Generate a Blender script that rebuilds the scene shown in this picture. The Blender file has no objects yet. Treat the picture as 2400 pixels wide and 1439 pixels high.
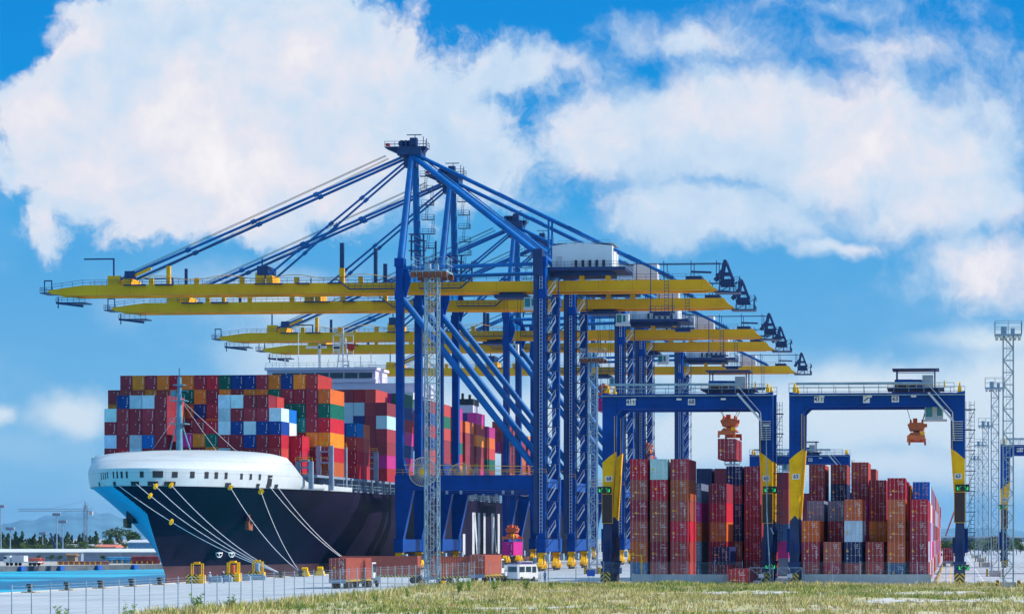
import bpy, math, random
from mathutils import Vector, Matrix
random.seed(7)
R = math.radians
sc = bpy.context.scene
COL = sc.collection
# ------------------------------------------------------------------ camera
FP = 6200.0            # focal length in units of 1/2400 picture width
TH = math.atan(615/FP) # the lens looks this much left of the quay direction (+Y)
CH = 7.0               # eye height
CS, SN = math.cos(TH), math.sin(TH)
cam_d = bpy.data.cameras.new('camera')
cam = bpy.data.objects.new('camera', cam_d); COL.objects.link(cam)
cam.location = (0, 0, CH); cam.rotation_euler = (R(90), 0, TH)
cam_d.sensor_width = 36; cam_d.lens = FP/2400*36
cam_d.shift_x = (1200-1620)/2400; cam_d.shift_y = (1260-719.5)/2400
cam_d.clip_start = 1; cam_d.clip_end = 60000
sc.camera = cam
# ------------------------------------------------------------------ light
SUN_AZ, SUN_EL = R(78), R(36)      # azimuth from +Y towards +X
sd = bpy.data.lights.new('sun', 'SUN'); sun = bpy.data.objects.new('sun', sd); COL.objects.link(sun)
sd.energy = 5.0; sd.angle = R(0.5); sd.color = (1.0, 0.93, 0.84)
sdir = Vector((math.sin(SUN_AZ)*math.cos(SUN_EL), math.cos(SUN_AZ)*math.cos(SUN_EL), math.sin(SUN_EL)))
sun.rotation_euler = sdir.to_track_quat('Z', 'Y').to_euler()
sc.view_settings.view_transform = 'Standard'; sc.view_settings.look = 'None'
sc.view_settings.exposure = 0.12; sc.view_settings.gamma = 1.0

def nd(t, kind, **kw):
    n = t.nodes.new(kind)
    for k, v in kw.items(): setattr(n, k, v)
    return n
def mth(t, op, a, b=None, c=None, clamp=False):
    n = nd(t, 'ShaderNodeMath', operation=op, use_clamp=clamp)
    for i, x in enumerate((a, b, c)):
        if x is None: continue
        if isinstance(x, (int, float)): n.inputs[i].default_value = x
        else: t.links.new(x, n.inputs[i])
    return n.outputs[0]
def mixc(t, f, a, b):
    n = nd(t, 'ShaderNodeMix', data_type='RGBA')
    for i, x in ((0, f), (6, a), (7, b)):
        if isinstance(x, (int, float)): n.inputs[i].default_value = x
        elif isinstance(x, tuple): n.inputs[i].default_value = (*x, 1)[:4]
        else: t.links.new(x, n.inputs[i])
    return n.outputs[2]
def ramp(t, f, stops):
    n = nd(t, 'ShaderNodeValToRGB')
    while len(n.color_ramp.elements) < len(stops): n.color_ramp.elements.new(.5)
    for e, (p, c) in zip(n.color_ramp.elements, stops): e.position = p; e.color = (*c, 1)
    t.links.new(f, n.inputs[0]); return n.outputs[0]
def noise(t, vec, scale, detail=4, rough=.55, w=0):
    n = nd(t, 'ShaderNodeTexNoise', noise_dimensions='4D')
    n.inputs['Scale'].default_value = scale; n.inputs['Detail'].default_value = detail
    n.inputs['Roughness'].default_value = rough; n.inputs['W'].default_value = w
    if vec is not None: t.links.new(vec, n.inputs['Vector'])
    return n.outputs[0]
def smooth(t, x, a, b):
    n = nd(t, 'ShaderNodeMapRange', interpolation_type='SMOOTHSTEP')
    t.links.new(x, n.inputs[0]); n.inputs[1].default_value = a; n.inputs[2].default_value = b
    return n.outputs[0]

world = bpy.data.worlds.new('World'); sc.world = world; world.use_nodes = True
def build_sky():
    t = world.node_tree; t.nodes.clear()
    out = nd(t, 'ShaderNodeOutputWorld'); bg = nd(t, 'ShaderNodeBackground'); bg.inputs[1].default_value = 0.1
    t.links.new(bg.outputs[0], out.inputs[0])
    sky = nd(t, 'ShaderNodeTexSky', sky_type='NISHITA', sun_disc=False, sun_elevation=SUN_EL, sun_rotation=SUN_AZ)
    sky.air_density = 1.2; sky.ozone_density = 3; sky.dust_density = .4
    tc = nd(t, 'ShaderNodeTexCoord'); sp = nd(t, 'ShaderNodeSeparateXYZ'); t.links.new(tc.outputs['Generated'], sp.inputs[0])
    x, y, z = sp.outputs
    a = mth(t, 'ADD', mth(t, 'MULTIPLY', x, CS), mth(t, 'MULTIPLY', y, SN))
    b = mth(t, 'ADD', mth(t, 'MULTIPLY', x, -SN), mth(t, 'MULTIPLY', y, CS))
    b = mth(t, 'MAXIMUM', mth(t, 'ABSOLUTE', b), .12)
    # cloud chart: direction -> tangent coordinates, one unit = 9.2 degrees
    U = mth(t, 'ADD', mth(t, 'MULTIPLY', mth(t, 'DIVIDE', a, b), 6.2), 1.62)
    V = mth(t, 'SUBTRACT', 1.26, mth(t, 'MULTIPLY', mth(t, 'DIVIDE', z, b), 6.2))
    cb = nd(t, 'ShaderNodeCombineXYZ'); t.links.new(U, cb.inputs[0]); t.links.new(V, cb.inputs[1])
    p = cb.outputs[0]
    def warp(p, scale, amp, w):
        n = nd(t, 'ShaderNodeTexNoise', noise_dimensions='4D'); n.inputs['Scale'].default_value = scale
        n.inputs['Detail'].default_value = 5; n.inputs['Roughness'].default_value = .6; n.inputs['W'].default_value = w
        t.links.new(p, n.inputs['Vector'])
        s = nd(t, 'ShaderNodeVectorMath', operation='SUBTRACT'); t.links.new(n.outputs[1], s.inputs[0]); s.inputs[1].default_value = (.5, .5, .5)
        m = nd(t, 'ShaderNodeVectorMath', operation='SCALE'); t.links.new(s.outputs[0], m.inputs[0]); m.inputs['Scale'].default_value = amp
        ad = nd(t, 'ShaderNodeVectorMath', operation='ADD'); t.links.new(p, ad.inputs[0]); t.links.new(m.outputs[0], ad.inputs[1])
        return ad.outputs[0]
    pw = warp(p, 3.2, .22, 1.3)
    def field(pw, blobs):
        F = None
        for cx, cy, rx, ry, k in blobs:
            s = nd(t, 'ShaderNodeVectorMath', operation='SUBTRACT'); t.links.new(pw, s.inputs[0]); s.inputs[1].default_value = (cx, cy, 0)
            m = nd(t, 'ShaderNodeVectorMath', operation='MULTIPLY'); t.links.new(s.outputs[0], m.inputs[0]); m.inputs[1].default_value = (1/rx, 1/ry, 0)
            l = nd(t, 'ShaderNodeVectorMath', operation='LENGTH'); t.links.new(m.outputs[0], l.inputs[0])
            v = mth(t, 'MULTIPLY', mth(t, 'SUBTRACT', 1.0, l.outputs['Value']), k)
            F = v if F is None else mth(t, 'SMOOTH_MAX', F, v, .18)
        return F
    # heaped clouds (x, y, half width, half height, weight)
    B1 = [(.42, .16, .34, .33, 1.1), (.72, .17, .38, .22, 1.0), (.16, .25, .17, .13, .9), (.30, .40, .28, .12, .8), (.55, .42, .42, .18, .9),
          (.88, .34, .34, .22, .8), (1.10, .36, .20, .12, .45), (.05, .40, .12, .06, .35), (.12, .52, .06, .12, .3),
          (1.72, .30, .44, .16, .95), (2.08, .36, .42, .18, .9), (1.45, .36, .26, .12, .6), (1.68, .50, .30, .10, 1.0), (2.2, .48, .34, .10, .8),
          (1.25, .16, .24, .07, .45), (1.62, .09, .26, .05, .4), (2.02, .13, .30, .06, .3), (2.3, .26, .2, .10, .4),
          (2.30, .63, .20, .10, .55), (1.95, .57, .12, .03, .5), (1.95, .03, .2, .03, .15)]
    B2 = [(.17, .97, .12, .07, .7), (.0, .97, .05, .03, .5), (2.05, .95, .34, .13, 1.0), (2.35, .96, .28, .15, 1.0), (1.7, 1.0, .4, .12, .7),
          (2.1, 1.1, .45, .08, .5), (.85, .86, .3, .09, .35), (1.2, 1.0, .4, .12, .45), (2.33, .80, .2, .03, .3), (1.55, .85, .3, .07, .4), (.65, .70, .3, .06, .3)]
    n1 = noise(t, pw, 5.0, 10, .62, 2.0)
    f1 = field(pw, B1)
    m1 = mth(t, 'ADD', mth(t, 'MULTIPLY', f1, .95), mth(t, 'ADD', mth(t, 'MULTIPLY', mth(t, 'SUBTRACT', n1, .5), 1.2), mth(t, 'MULTIPLY', mth(t, 'SUBTRACT', noise(t, pw, 19., 6, .6, 31.), .5), .32)))
    mr = nd(t, 'ShaderNodeMapRange', interpolation_type='SMOOTHSTEP'); t.links.new(m1, mr.inputs[0]); soft = smooth(t, U, 1.05, 1.6)
    t.links.new(mth(t, 'SUBTRACT', -.05, mth(t, 'MULTIPLY', soft, .10)), mr.inputs[1]); t.links.new(mth(t, 'ADD', .20, mth(t, 'MULTIPLY', soft, .22)), mr.inputs[2]); m1 = mr.outputs[0]
    n2 = noise(t, warp(p, 2.2, .12, 5.), 3.6, 8, .5, 7.)
    m2 = mth(t, 'ADD', mth(t, 'MULTIPLY', field(pw, B2), 1.0), mth(t, 'MULTIPLY', mth(t, 'SUBTRACT', n2, .5), .9))
    m2 = mth(t, 'MULTIPLY', smooth(t, m2, -.20, .48), .92)
    # thin veil
    st = nd(t, 'ShaderNodeVectorMath', operation='MULTIPLY'); t.links.new(p, st.inputs[0]); st.inputs[1].default_value = (1, 1.7, 1)
    veil = mth(t, 'MULTIPLY', mth(t, 'MULTIPLY', smooth(t, noise(t, st.outputs[0], 2.1, 6, .55, 11.), .42, .75), smooth(t, V, .15, .75)), .38)
    grad = ramp(t, mth(t, 'DIVIDE', V, 1.3), [(0, (.000, .235, .66)), (.15, (.000, .26, .68)), (.38, (.045, .345, .72)), (.52, (.095, .375, .71)),
                                                 (.70, (.15, .43, .73)), (.86, (.22, .50, .76)), (1, (.32, .54, .76))])
    grad = mixc(t, smooth(t, V, -.05, -1.2), grad, (.27, .50, .80))
    sk = nd(t, 'ShaderNodeVectorMath', operation='SCALE'); t.links.new(grad, sk.inputs[0]); sk.inputs['Scale'].default_value = 10.
    base = mixc(t, .025, sk.outputs[0], sky.outputs[0])
    sh = mth(t, 'ADD', mth(t, 'ADD', mth(t, 'MULTIPLY', noise(t, pw, 2.6, 7, .52, 21.), 1.45), mth(t, 'MULTIPLY', mth(t, 'SUBTRACT', noise(t, pw, 9., 6, .6, 41.), .5), .9)), mth(t, 'MULTIPLY', f1, .22))
    ccol = ramp(t, mth(t, 'SUBTRACT', sh, .35), [(0, (.42, .60, .80)), (.35, (.58, .70, .84)), (.6, (.76, .755, .82)), (.85, (.91, .87, .87))])
    cs = nd(t, 'ShaderNodeVectorMath', operation='SCALE'); t.links.new(ccol, cs.inputs[0]); cs.inputs['Scale'].default_value = 10.
    c = mixc(t, veil, base, (5.2, 7.1, 8.6)); c = mixc(t, m2, c, (7.0, 7.9, 8.5)); c = mixc(t, m1, c, cs.outputs[0])
    t.links.new(c, bg.inputs[0])
build_sky()
world.cycles.sampling_method = 'MANUAL'; world.cycles.sample_map_resolution = 512

# ------------------------------------------------------------------ measuring helpers
def XZ(px, py, Y):     # a measured direction met with the plane Y = const -> (x, z)
    a = (px-2235)*CS/FP; dc = Y*CS/(1+a*SN)
    return a*dc, CH+(1260-py)*dc/FP
def XY(px, s):         # a measured direction at a measured scale (units per metre) -> (x, y)
    dc = FP/s; x = (px-2235)*dc*CS/FP
    return x, (dc+x*SN)/CS
def PXof(x, y): dc = y*CS-x*SN; return 1620+FP*(x*CS+y*SN)/dc, FP/dc
def ground_z(x):
    if x < -82: return 0.0
    if x > -60: return 0.5
    k = (x+82)/22; return .5*k*k*(3-2*k)

# ------------------------------------------------------------------ mesh builder
class MB:
    def __init__(s): s.v = []; s.f = []; s.m = []; s.s = []
    def add(s, vs, fs, mi=0, sm=False):
        o = len(s.v); s.v += [tuple(p) for p in vs]
        for f in fs: s.f.append([o+i for i in f]); s.m.append(mi); s.s.append(sm)
    def box(s, x0, x1, y0, y1, z0, z1, mi=0):
        s.add([(x0,y0,z0),(x1,y0,z0),(x1,y1,z0),(x0,y1,z0),(x0,y0,z1),(x1,y0,z1),(x1,y1,z1),(x0,y1,z1)],
              [(0,3,2,1),(4,5,6,7),(0,1,5,4),(1,2,6,5),(2,3,7,6),(3,0,4,7)], mi)
        return s
    def cbox(s, c, d, mi=0):
        return s.box(c[0]-d[0]/2, c[0]+d[0]/2, c[1]-d[1]/2, c[1]+d[1]/2, c[2]-d[2]/2, c[2]+d[2]/2, mi)
    def frame(s, p, q):
        p = Vector(p); q = Vector(q); d = q-p; n = d.normalized()
        up = Vector((0, 0, 1)) if abs(n.z) < .95 else Vector((0, 1, 0))
        a = n.cross(up).normalized(); b = a.cross(n).normalized(); return p, q, a, b
    def beam(s, p, q, w, h=None, mi=0):
        h = h or w; p, q, a, b = s.frame(p, q); vs = []
        for c in (p, q):
            for i, j in ((-1,-1),(1,-1),(1,1),(-1,1)): vs.append(c+a*(i*w/2)+b*(j*h/2))
        s.add(vs, [(0,1,2,3),(7,6,5,4),(0,4,5,1),(1,5,6,2),(2,6,7,3),(3,7,4,0)], mi); return s
    def tube(s, p, q, r, r2=None, n=8, mi=0, cap=True):
        r2 = r if r2 is None else r2; p, q, a, b = s.frame(p, q); vs = []
        for c, rr in ((p, r), (q, r2)):
            for i in range(n): t = 2*math.pi*i/n; vs.append(c+a*(rr*math.cos(t))+b*(rr*math.sin(t)))
        s.add(vs, [(i, n+i, n+(i+1)%n, (i+1)%n) for i in range(n)], mi, True)
        if cap: s.add(vs[:n], [tuple(range(n))], mi); s.add(vs[n:], [tuple(range(n-1,-1,-1))], mi)
        return s
    def prism(s, poly, axis, a0, a1, mi=0):   # polygon in the other two axes, extruded along axis
        n = len(poly); vs = []
        for a in (a0, a1):
            for u, w in poly: vs.append({'x':(a,u,w),'y':(u,a,w),'z':(u,w,a)}[axis])
        s.add(vs, [tuple(range(n)), tuple(range(2*n-1,n-1,-1))]+[(i,n+i,n+(i+1)%n,(i+1)%n) for i in range(n)], mi); return s
    def path(s, pts, r, n=5, mi=0):
        for a, b in zip(pts, pts[1:]): s.tube(a, b, r, n=n, mi=mi, cap=False)
        return s
    def rail(s, p, q, h=1.1, step=2.2, r=.045, mi=0):
        p = Vector(p); q = Vector(q); L = (q-p).length; n = max(1, int(L/step))
        for k in range(n+1):
            c = p.lerp(q, k/n); s.beam(c, c+Vector((0, 0, h)), r*1.6, mi=mi)
        for hh in (h, h*.5): s.beam(p+Vector((0,0,hh)), q+Vector((0,0,hh)), r*1.6, mi=mi)
        return s
    def ladder(s, p, q, w=.5, axis='x', step=.6, r=.05, mi=0):
        p = Vector(p); q = Vector(q); o = Vector((w/2,0,0)) if axis == 'x' else Vector((0,w/2,0))
        s.beam(p-o, q-o, r, mi=mi); s.beam(p+o, q+o, r, mi=mi); n = max(2, int((q-p).length/step))
        for k in range(1, n): c = p.lerp(q, k/n); s.beam(c-o, c+o, r, mi=mi)
        return s
    def data(s, name, mats):
        me = bpy.data.meshes.new(name); me.from_pydata(s.v, [], s.f)
        for m in (mats if isinstance(mats, (list, tuple)) else [mats]): me.materials.append(m)
        me.polygons.foreach_set('material_index', s.m); me.polygons.foreach_set('use_smooth', s.s); me.update(); return me
    def build_split(s, name, mats, parent=None, gap=.12):   # one object for each separate piece
        n = len(s.f); box = []
        for f in s.f:
            ps = [s.v[i] for i in f]; box.append([min(p[k] for p in ps)-gap for k in range(3)]+[max(p[k] for p in ps)+gap for k in range(3)])
        up = list(range(len(s.v)))
        def fd(a):
            while up[a] != a: up[a] = up[up[a]]; a = up[a]
            return a
        for f in s.f:
            for i in f[1:]: up[fd(i)] = fd(f[0])
        cb = {}
        for f, b_ in zip(s.f, box):
            r_ = fd(f[0]); c = cb.setdefault(r_, b_[:]); 
            for k in range(3): c[k] = min(c[k], b_[k]); c[k+3] = max(c[k+3], b_[k+3])
        ks = list(cb)
        for i, a in enumerate(ks):
            for e in ks[i+1:]:
                if all(cb[a][k] < cb[e][k+3] and cb[e][k] < cb[a][k+3] for k in range(3)): up[fd(e)] = fd(a)
        grp = {}
        for j, f in enumerate(s.f): grp.setdefault(fd(f[0]), []).append(j)
        out = []
        for g in grp.values():
            m = MB(); mp = {}
            for j in g:
                for i in s.f[j]:
                    if i not in mp: mp[i] = len(m.v); m.v.append(s.v[i])
                m.f.append([mp[i] for i in s.f[j]]); m.m.append(s.m[j]); m.s.append(s.s[j])
            out.append(m.build(name, mats, parent))
        return out
    def build(s, name, mats, parent=None, loc=None):
        o = bpy.data.objects.new(name, s.data(name, mats)); COL.objects.link(o)
        if parent: o.parent = parent
        if loc is not None: o.location = loc
        return o
def tag(o, label=None, cat=None, group=None, kind=None):
    if label: o['label'] = label
    if cat: o['category'] = cat
    if group: o['group'] = group
    if kind: o['kind'] = kind
    return o
def empty(name, loc=(0,0,0), rz=0):
    o = bpy.data.objects.new(name, None); o.empty_display_size = .5; COL.objects.link(o)
    o.location = loc; o.rotation_euler = (0, 0, rz); return o
def copy_tree(o, parent=None):
    c = o.copy(); COL.objects.link(c)
    if parent: c.parent = parent
    for ch in list(o.children): copy_tree(ch, c)
    return c
def inst(name, me, parent=None, loc=(0,0,0), rz=0):
    o = bpy.data.objects.new(name, me); COL.objects.link(o); o.location = loc; o.rotation_euler = (0,0,rz)
    if parent: o.parent = parent
    return o

# ------------------------------------------------------------------ materials
def mat(name, col, rough=.5, var=.15, scale=.6, metal=0, coat=0, streak=0, bump=0, spec=.5, rustcol=(.12,.045,.02), fine=0, seam=None):
    m = bpy.data.materials.new(name); m.use_nodes = True; t = m.node_tree; b = t.nodes['Principled BSDF']
    g = nd(t, 'ShaderNodeNewGeometry').outputs['Position']
    c = nd(t, 'ShaderNodeRGB').outputs[0]; c.default_value = (*col, 1)
    n = noise(t, g, scale, 6, .6)
    dark = tuple(x*(1-2*var) for x in col); lite = tuple(min(1, x*(1+2*var)) for x in col)
    out = ramp(t, n, [(.25, dark), (.5, col), (.75, lite)])
    if fine:
        out = mixc(t, mth(t, 'MULTIPLY', noise(t, g, fine, 3, .7), .5), out, dark)
    if streak:
        mp = nd(t, 'ShaderNodeVectorMath', operation='MULTIPLY'); t.links.new(g, mp.inputs[0]); mp.inputs[1].default_value = (2.5, 2.5, .22)
        f = smooth(t, noise(t, mp.outputs[0], 1., 6, .65, 3.), .56, .78)
        out = mixc(t, mth(t, 'MULTIPLY', f, streak), out, rustcol)
    if seam:
        sp = nd(t, 'ShaderNodeSeparateXYZ'); t.links.new(g, sp.inputs[0])
        for o_, k_ in ((mth(t, 'ADD', sp.outputs[0], sp.outputs[1]), seam[0]), (sp.outputs[2], seam[1])):
            f = mth(t, 'LESS_THAN', mth(t, 'FRACT', mth(t, 'DIVIDE', o_, k_)), .10/k_); out = mixc(t, mth(t, 'MULTIPLY', f, .45), out, tuple(x*.4 for x in col))
            cell = nd(t, 'ShaderNodeTexWhiteNoise', noise_dimensions='1D'); t.links.new(mth(t, 'FLOOR', mth(t, 'DIVIDE', o_, k_)), cell.inputs['W'])
            out = mixc(t, mth(t, 'MULTIPLY', cell.outputs[0], .16), out, lite)
    t.links.new(out, b.inputs['Base Color'])
    b.inputs['Roughness'].default_value = rough; b.inputs['Metallic'].default_value = metal
    b.inputs['Coat Weight'].default_value = coat; b.inputs['Specular IOR Level'].default_value = spec
    if bump:
        bn = nd(t, 'ShaderNodeBump'); bn.inputs['Strength'].default_value = bump; t.links.new(noise(t, g, scale*6, 5, .6), bn.inputs['Height']); t.links.new(bn.outputs[0], b.inputs['Normal'])
    return m
def emit_mat(name, col, st):
    m = bpy.data.materials.new(name); m.use_nodes = True; b = m.node_tree.nodes['Principled BSDF']
    b.inputs['Base Color'].default_value = (*col, 1); b.inputs['Emission Color'].default_value = (*col, 1); b.inputs['Emission Strength'].default_value = st; return m
M = dict(
    navy=mat('navy_paint', (.0005, .050, .27), .45, .2, .22, streak=.3, rustcol=(.01,.03,.09), seam=(3.1, 4.3), spec=.15),
    navy_dark=mat('dark_navy_steel', (.006, .03, .13), .5, .2, .4, streak=.3),
    blue=mat('blue_paint', (.0008, .115, .38), .42, .2, .3, seam=(6, 6), spec=.25),
    yellow=mat('yellow_girder_paint', (.95, .43, .006), .5, .12, .12, streak=.22, rustcol=(.35,.16,.02), seam=(7.3, 50), spec=.15),
    safety=mat('safety_yellow_paint', (.95, .50, .004), .45, .1, .8, spec=.15),
    bowwhite=mat('bow_white_paint', (.54, .58, .60), .4, .10, .15, streak=.30, seam=(9.3, 2.35), rustcol=(.4,.45,.5)),
    white=mat('white_paint', (.72, .73, .74), .45, .05, .2, streak=.08),
    cream=mat('cream_lavender_paint', (.66, .62, .76), .5, .05, .15, streak=.08),
    mastblue=mat('blue_grey_mast_paint', (.10, .26, .36), .5, .15, .8),
    galv=mat('galvanised_steel', (.23, .34, .43), .5, .2, .8),
    lightgrey=mat('light_grey_paint', (.55, .58, .62), .5, .1, .5),
    steel=mat('grey_blue_ship_steel', (.22, .28, .38), .5, .15, .3, streak=.2),
    dark=mat('dark_machinery_and_shade', (.018, .02, .028), .6, .3, 1.),
    rubber=mat('black_rubber', (.015, .015, .017), .8, .3, 2.),
    orange=mat('orange_spreader_paint', (.58, .12, .03), .5, .2, .8, streak=.4),
    rust=mat('rust_steel', (.20, .06, .03), .8, .3, 1.2),
    concrete=mat('concrete', (.50, .49, .47), .9, .12, .35, fine=4., streak=.25, rustcol=(.16,.17,.19)),
    hull=mat('black_hull_paint', (.011, .008, .026), .5, .35, .12, streak=.5, rustcol=(.085,.055,.055), spec=.08, seam=(11.7, 2.9)),
    bowblue=mat('light_blue_bow', (.03, .42, .66), .4, .15, .15, streak=.25, rustcol=(.01,.16,.34)),  # light blue base colour with darker streaks, for the port bow faces
    boot=mat('oxide_red_boot_topping', (.11, .035, .042), .55, .2, .2),
    glass=mat('dark_window_glass', (.03, .05, .07), .08, .1, 1.),
    teal=mat('teal_window_glass', (.03, .22, .25), .1, .1, 1.),
    rope=mat('pale_rope', (.72, .66, .68), .8, .1, 2.),
    black=mat('black_paint', (.012, .012, .014), .5, .2, 1.),
    brown=mat('dark_brown_panel', (.045, .022, .022), .6, .1, .5),
    wht=mat('stencil_white', (.78, .78, .78), .6, .03, 1.),
    rod=mat('pale_lock_rod', (.62, .50, .54), .5, .1, 1.),
    anchor=mat('rusty_anchor', (.32, .09, .045), .8, .3, 1.2),
    red=mat('red_paint', (.55, .02, .02), .5, .1, 1.),
    led=emit_mat('green_led_arrow', (.02, .75, .20), 1.0),
)
def chevron_mat(name='black_yellow_chevrons', k=5.0, a=(.80,.48,.01), b=(.012,.012,.012), mirror=True):
    m = bpy.data.materials.new(name); m.use_nodes = True; t = m.node_tree; bs = t.nodes['Principled BSDF']
    tc = nd(t, 'ShaderNodeTexCoord'); sp = nd(t, 'ShaderNodeSeparateXYZ'); t.links.new(tc.outputs['Object'], sp.inputs[0])
    x = mth(t, 'ABSOLUTE', sp.outputs[0]) if mirror else mth(t, 'ADD', sp.outputs[0], sp.outputs[1])
    f = mth(t, 'FRACT', mth(t, 'MULTIPLY', mth(t, 'ADD', x, sp.outputs[2]), k/3))
    t.links.new(mixc(t, mth(t, 'GREATER_THAN', f, .5), a, b), bs.inputs['Base Color']); bs.inputs['Roughness'].default_value = .5
    return m
M['chev'] = chevron_mat(); M['stripe'] = chevron_mat('black_yellow_stripes', 6., mirror=False)
M['rstripe'] = chevron_mat('red_cream_stripes', 6., (.6,.5,.35), (.25,.06,.03), False)
def object_paint():
    m = bpy.data.materials.new('container_paint'); m.use_nodes = True; t = m.node_tree; b = t.nodes['Principled BSDF']
    oi = nd(t, 'ShaderNodeObjectInfo'); g = nd(t, 'ShaderNodeNewGeometry').outputs['Position']
    hs = nd(t, 'ShaderNodeHueSaturation'); t.links.new(oi.outputs['Color'], hs.inputs['Color'])
    t.links.new(mth(t, 'ADD', mth(t, 'MULTIPLY', noise(t, g, .8, 5, .6), .7), .65), hs.inputs['Value'])
    mp = nd(t, 'ShaderNodeVectorMath', operation='MULTIPLY'); t.links.new(g, mp.inputs[0]); mp.inputs[1].default_value = (3, 3, .35)
    f = smooth(t, noise(t, mp.outputs[0], 1., 6, .7, 3.), .58, .78)
    c = mixc(t, mth(t, 'MULTIPLY', f, .28), hs.outputs[0], (.10, .045, .03))
    f2 = smooth(t, noise(t, g, 5., 4, .7, 9.), .66, .8)
    c = mixc(t, mth(t, 'MULTIPLY', f2, .35), c, (.06, .03, .025))
    t.links.new(c, b.inputs['Base Color']); b.inputs['Roughness'].default_value = .5; b.inputs['Specular IOR Level'].default_value = .15
    return m
M['box'] = object_paint()

# ------------------------------------------------------------------ setting: ground, water, far land
def sheet(name, pts, z, m, kind='structure'):
    b = MB(); b.add([(x, y, z) for x, y in pts], [tuple(range(len(pts)))]); return tag(b.build(name, m), kind=kind)
QX = -119.2
def ground_mat():
    m = bpy.data.materials.new('apron_concrete'); m.use_nodes = True; t = m.node_tree; b = t.nodes['Principled BSDF']
    g = nd(t, 'ShaderNodeNewGeometry').outputs['Position']; sp = nd(t, 'ShaderNodeSeparateXYZ'); t.links.new(g, sp.inputs[0])
    c = ramp(t, noise(t, g, .07, 7, .65), [(.3, (.35, .39, .44)), (.5, (.43, .47, .51)), (.7, (.53, .54, .56))])
    st = nd(t, 'ShaderNodeVectorMath', operation='MULTIPLY'); t.links.new(g, st.inputs[0]); st.inputs[1].default_value = (1.2, .06, 1)
    c = mixc(t, mth(t, 'MULTIPLY', smooth(t, noise(t, st.outputs[0], 1., 5, .6, 4.), .48, .72), .55), c, (.20, .21, .24))
    s2 = nd(t, 'ShaderNodeVectorMath', operation='MULTIPLY'); t.links.new(g, s2.inputs[0]); s2.inputs[1].default_value = (.05, 1.6, 1)
    c = mixc(t, mth(t, 'MULTIPLY', smooth(t, noise(t, s2.outputs[0], 1., 5, .6, 8.), .52, .74), .5), c, (.16, .16, .18))
    c = mixc(t, mth(t, 'MULTIPLY', smooth(t, noise(t, g, .5, 5, .7, 13.), .62, .72), .5), c, (.15, .15, .16))
    for o, k in ((sp.outputs[0], 7.5), (sp.outputs[1], 6.0)):
        f = mth(t, 'FRACT', mth(t, 'DIVIDE', o, k)); c = mixc(t, mth(t, 'MULTIPLY', mth(t, 'LESS_THAN', f, .03), .7), c, (.12, .12, .13))
    t.links.new(c, b.inputs['Base Color']); b.inputs['Roughness'].default_value = .85; return m
M['apron'] = ground_mat()
b = MB(); xs = [QX, -100, -82, -76, -71, -66, -60, 100, 6000]; ys = [-60, 150, 300, 400, 900, 2500, 26000]
b.add([(x, y, ground_z(x)) for y in ys for x in xs], [(j*9+i, j*9+i+1, (j+1)*9+i+1, (j+1)*9+i) for j in range(6) for i in range(8)])
tag(b.build('ground', M['apron']), kind='structure')
b = MB(); b.box(QX-.3, QX-.004, -60, 2500, -6, -.004); b.box(QX-.25, QX+.35, -60, 2500, .003, .12)
tag(b.build('quay_wall', M['concrete']), 'pale concrete quay wall edge along the moored ship', 'quay wall')
def water_mat():
    m = bpy.data.materials.new('turquoise_water'); m.use_nodes = True; t = m.node_tree; b = t.nodes['Principled BSDF']
    g = nd(t, 'ShaderNodeNewGeometry').outputs['Position']
    c = ramp(t, noise(t, g, .03, 5, .6), [(.35, (.0, .32, .50)), (.6, (.005, .46, .64))])
    t.links.new(c, b.inputs['Base Color']); b.inputs['Roughness'].default_value = .35; b.inputs['Specular IOR Level'].default_value = .12
    bn = nd(t, 'ShaderNodeBump'); bn.inputs['Strength'].default_value = .9; bn.inputs['Distance'].default_value = .25
    st = nd(t, 'ShaderNodeVectorMath', operation='MULTIPLY'); t.links.new(g, st.inputs[0]); st.inputs[1].default_value = (1, .35, 1)
    t.links.new(noise(t, st.outputs[0], 1.1, 6, .65), bn.inputs['Height']); t.links.new(bn.outputs[0], b.inputs['Normal']); return m
sheet('water', [(-12000, -100), (QX-.1, -100), (QX-.1, 9000), (-12000, 9000)], -2.3, water_mat())
# ------------------------------------------------------------------ ship-to-shore gantry cranes
G, W = 30.4, 19.4; WX = -116.5; WM = W/2
M['reel'] = mat('reel_pale_yellow', (.60, .55, .38), .6, .1, 1.)
def spreader_mesh():
    b = MB()
    b.box(-.35, .35, .6, 11.6, .0, .55); b.box(-1.22, 1.22, 0, .45, -.25, .45); b.box(-1.22, 1.22, 11.75, 12.2, -.25, .45)
    for x in (-1.1, 1.1):
        for y in (.2, 12.): b.box(x-.14, x+.14, y-.16, y+.16, -.75, -.2)
    b.prism([(-1.15, .55), (1.15, .55), (.75, 1.15), (-.75, 1.15)], 'y', 3.6, 8.6)
    return b
def head_mesh():
    b = MB()
    b.prism([(-.95, 1.5), (.95, 1.5), (1.25, 2.5), (.9, 2.9), (-.9, 2.9), (-1.25, 2.5)], 'y', 4.2, 8.0)
    b.box(-.45, .45, 5.2, 7, 1.15, 1.5); b.box(-.5, .1, 5.3, 6.9, 2.9, 3.7); b.box(.55, 1.45, 4.6, 5.4, 2.1, 2.7)
    for x in (-.8, .8):
        for y in (4.8, 7.4): b.tube((x-.12, y, 3.1), (x+.12, y, 3.1), .35, n=10)
    return b
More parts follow.
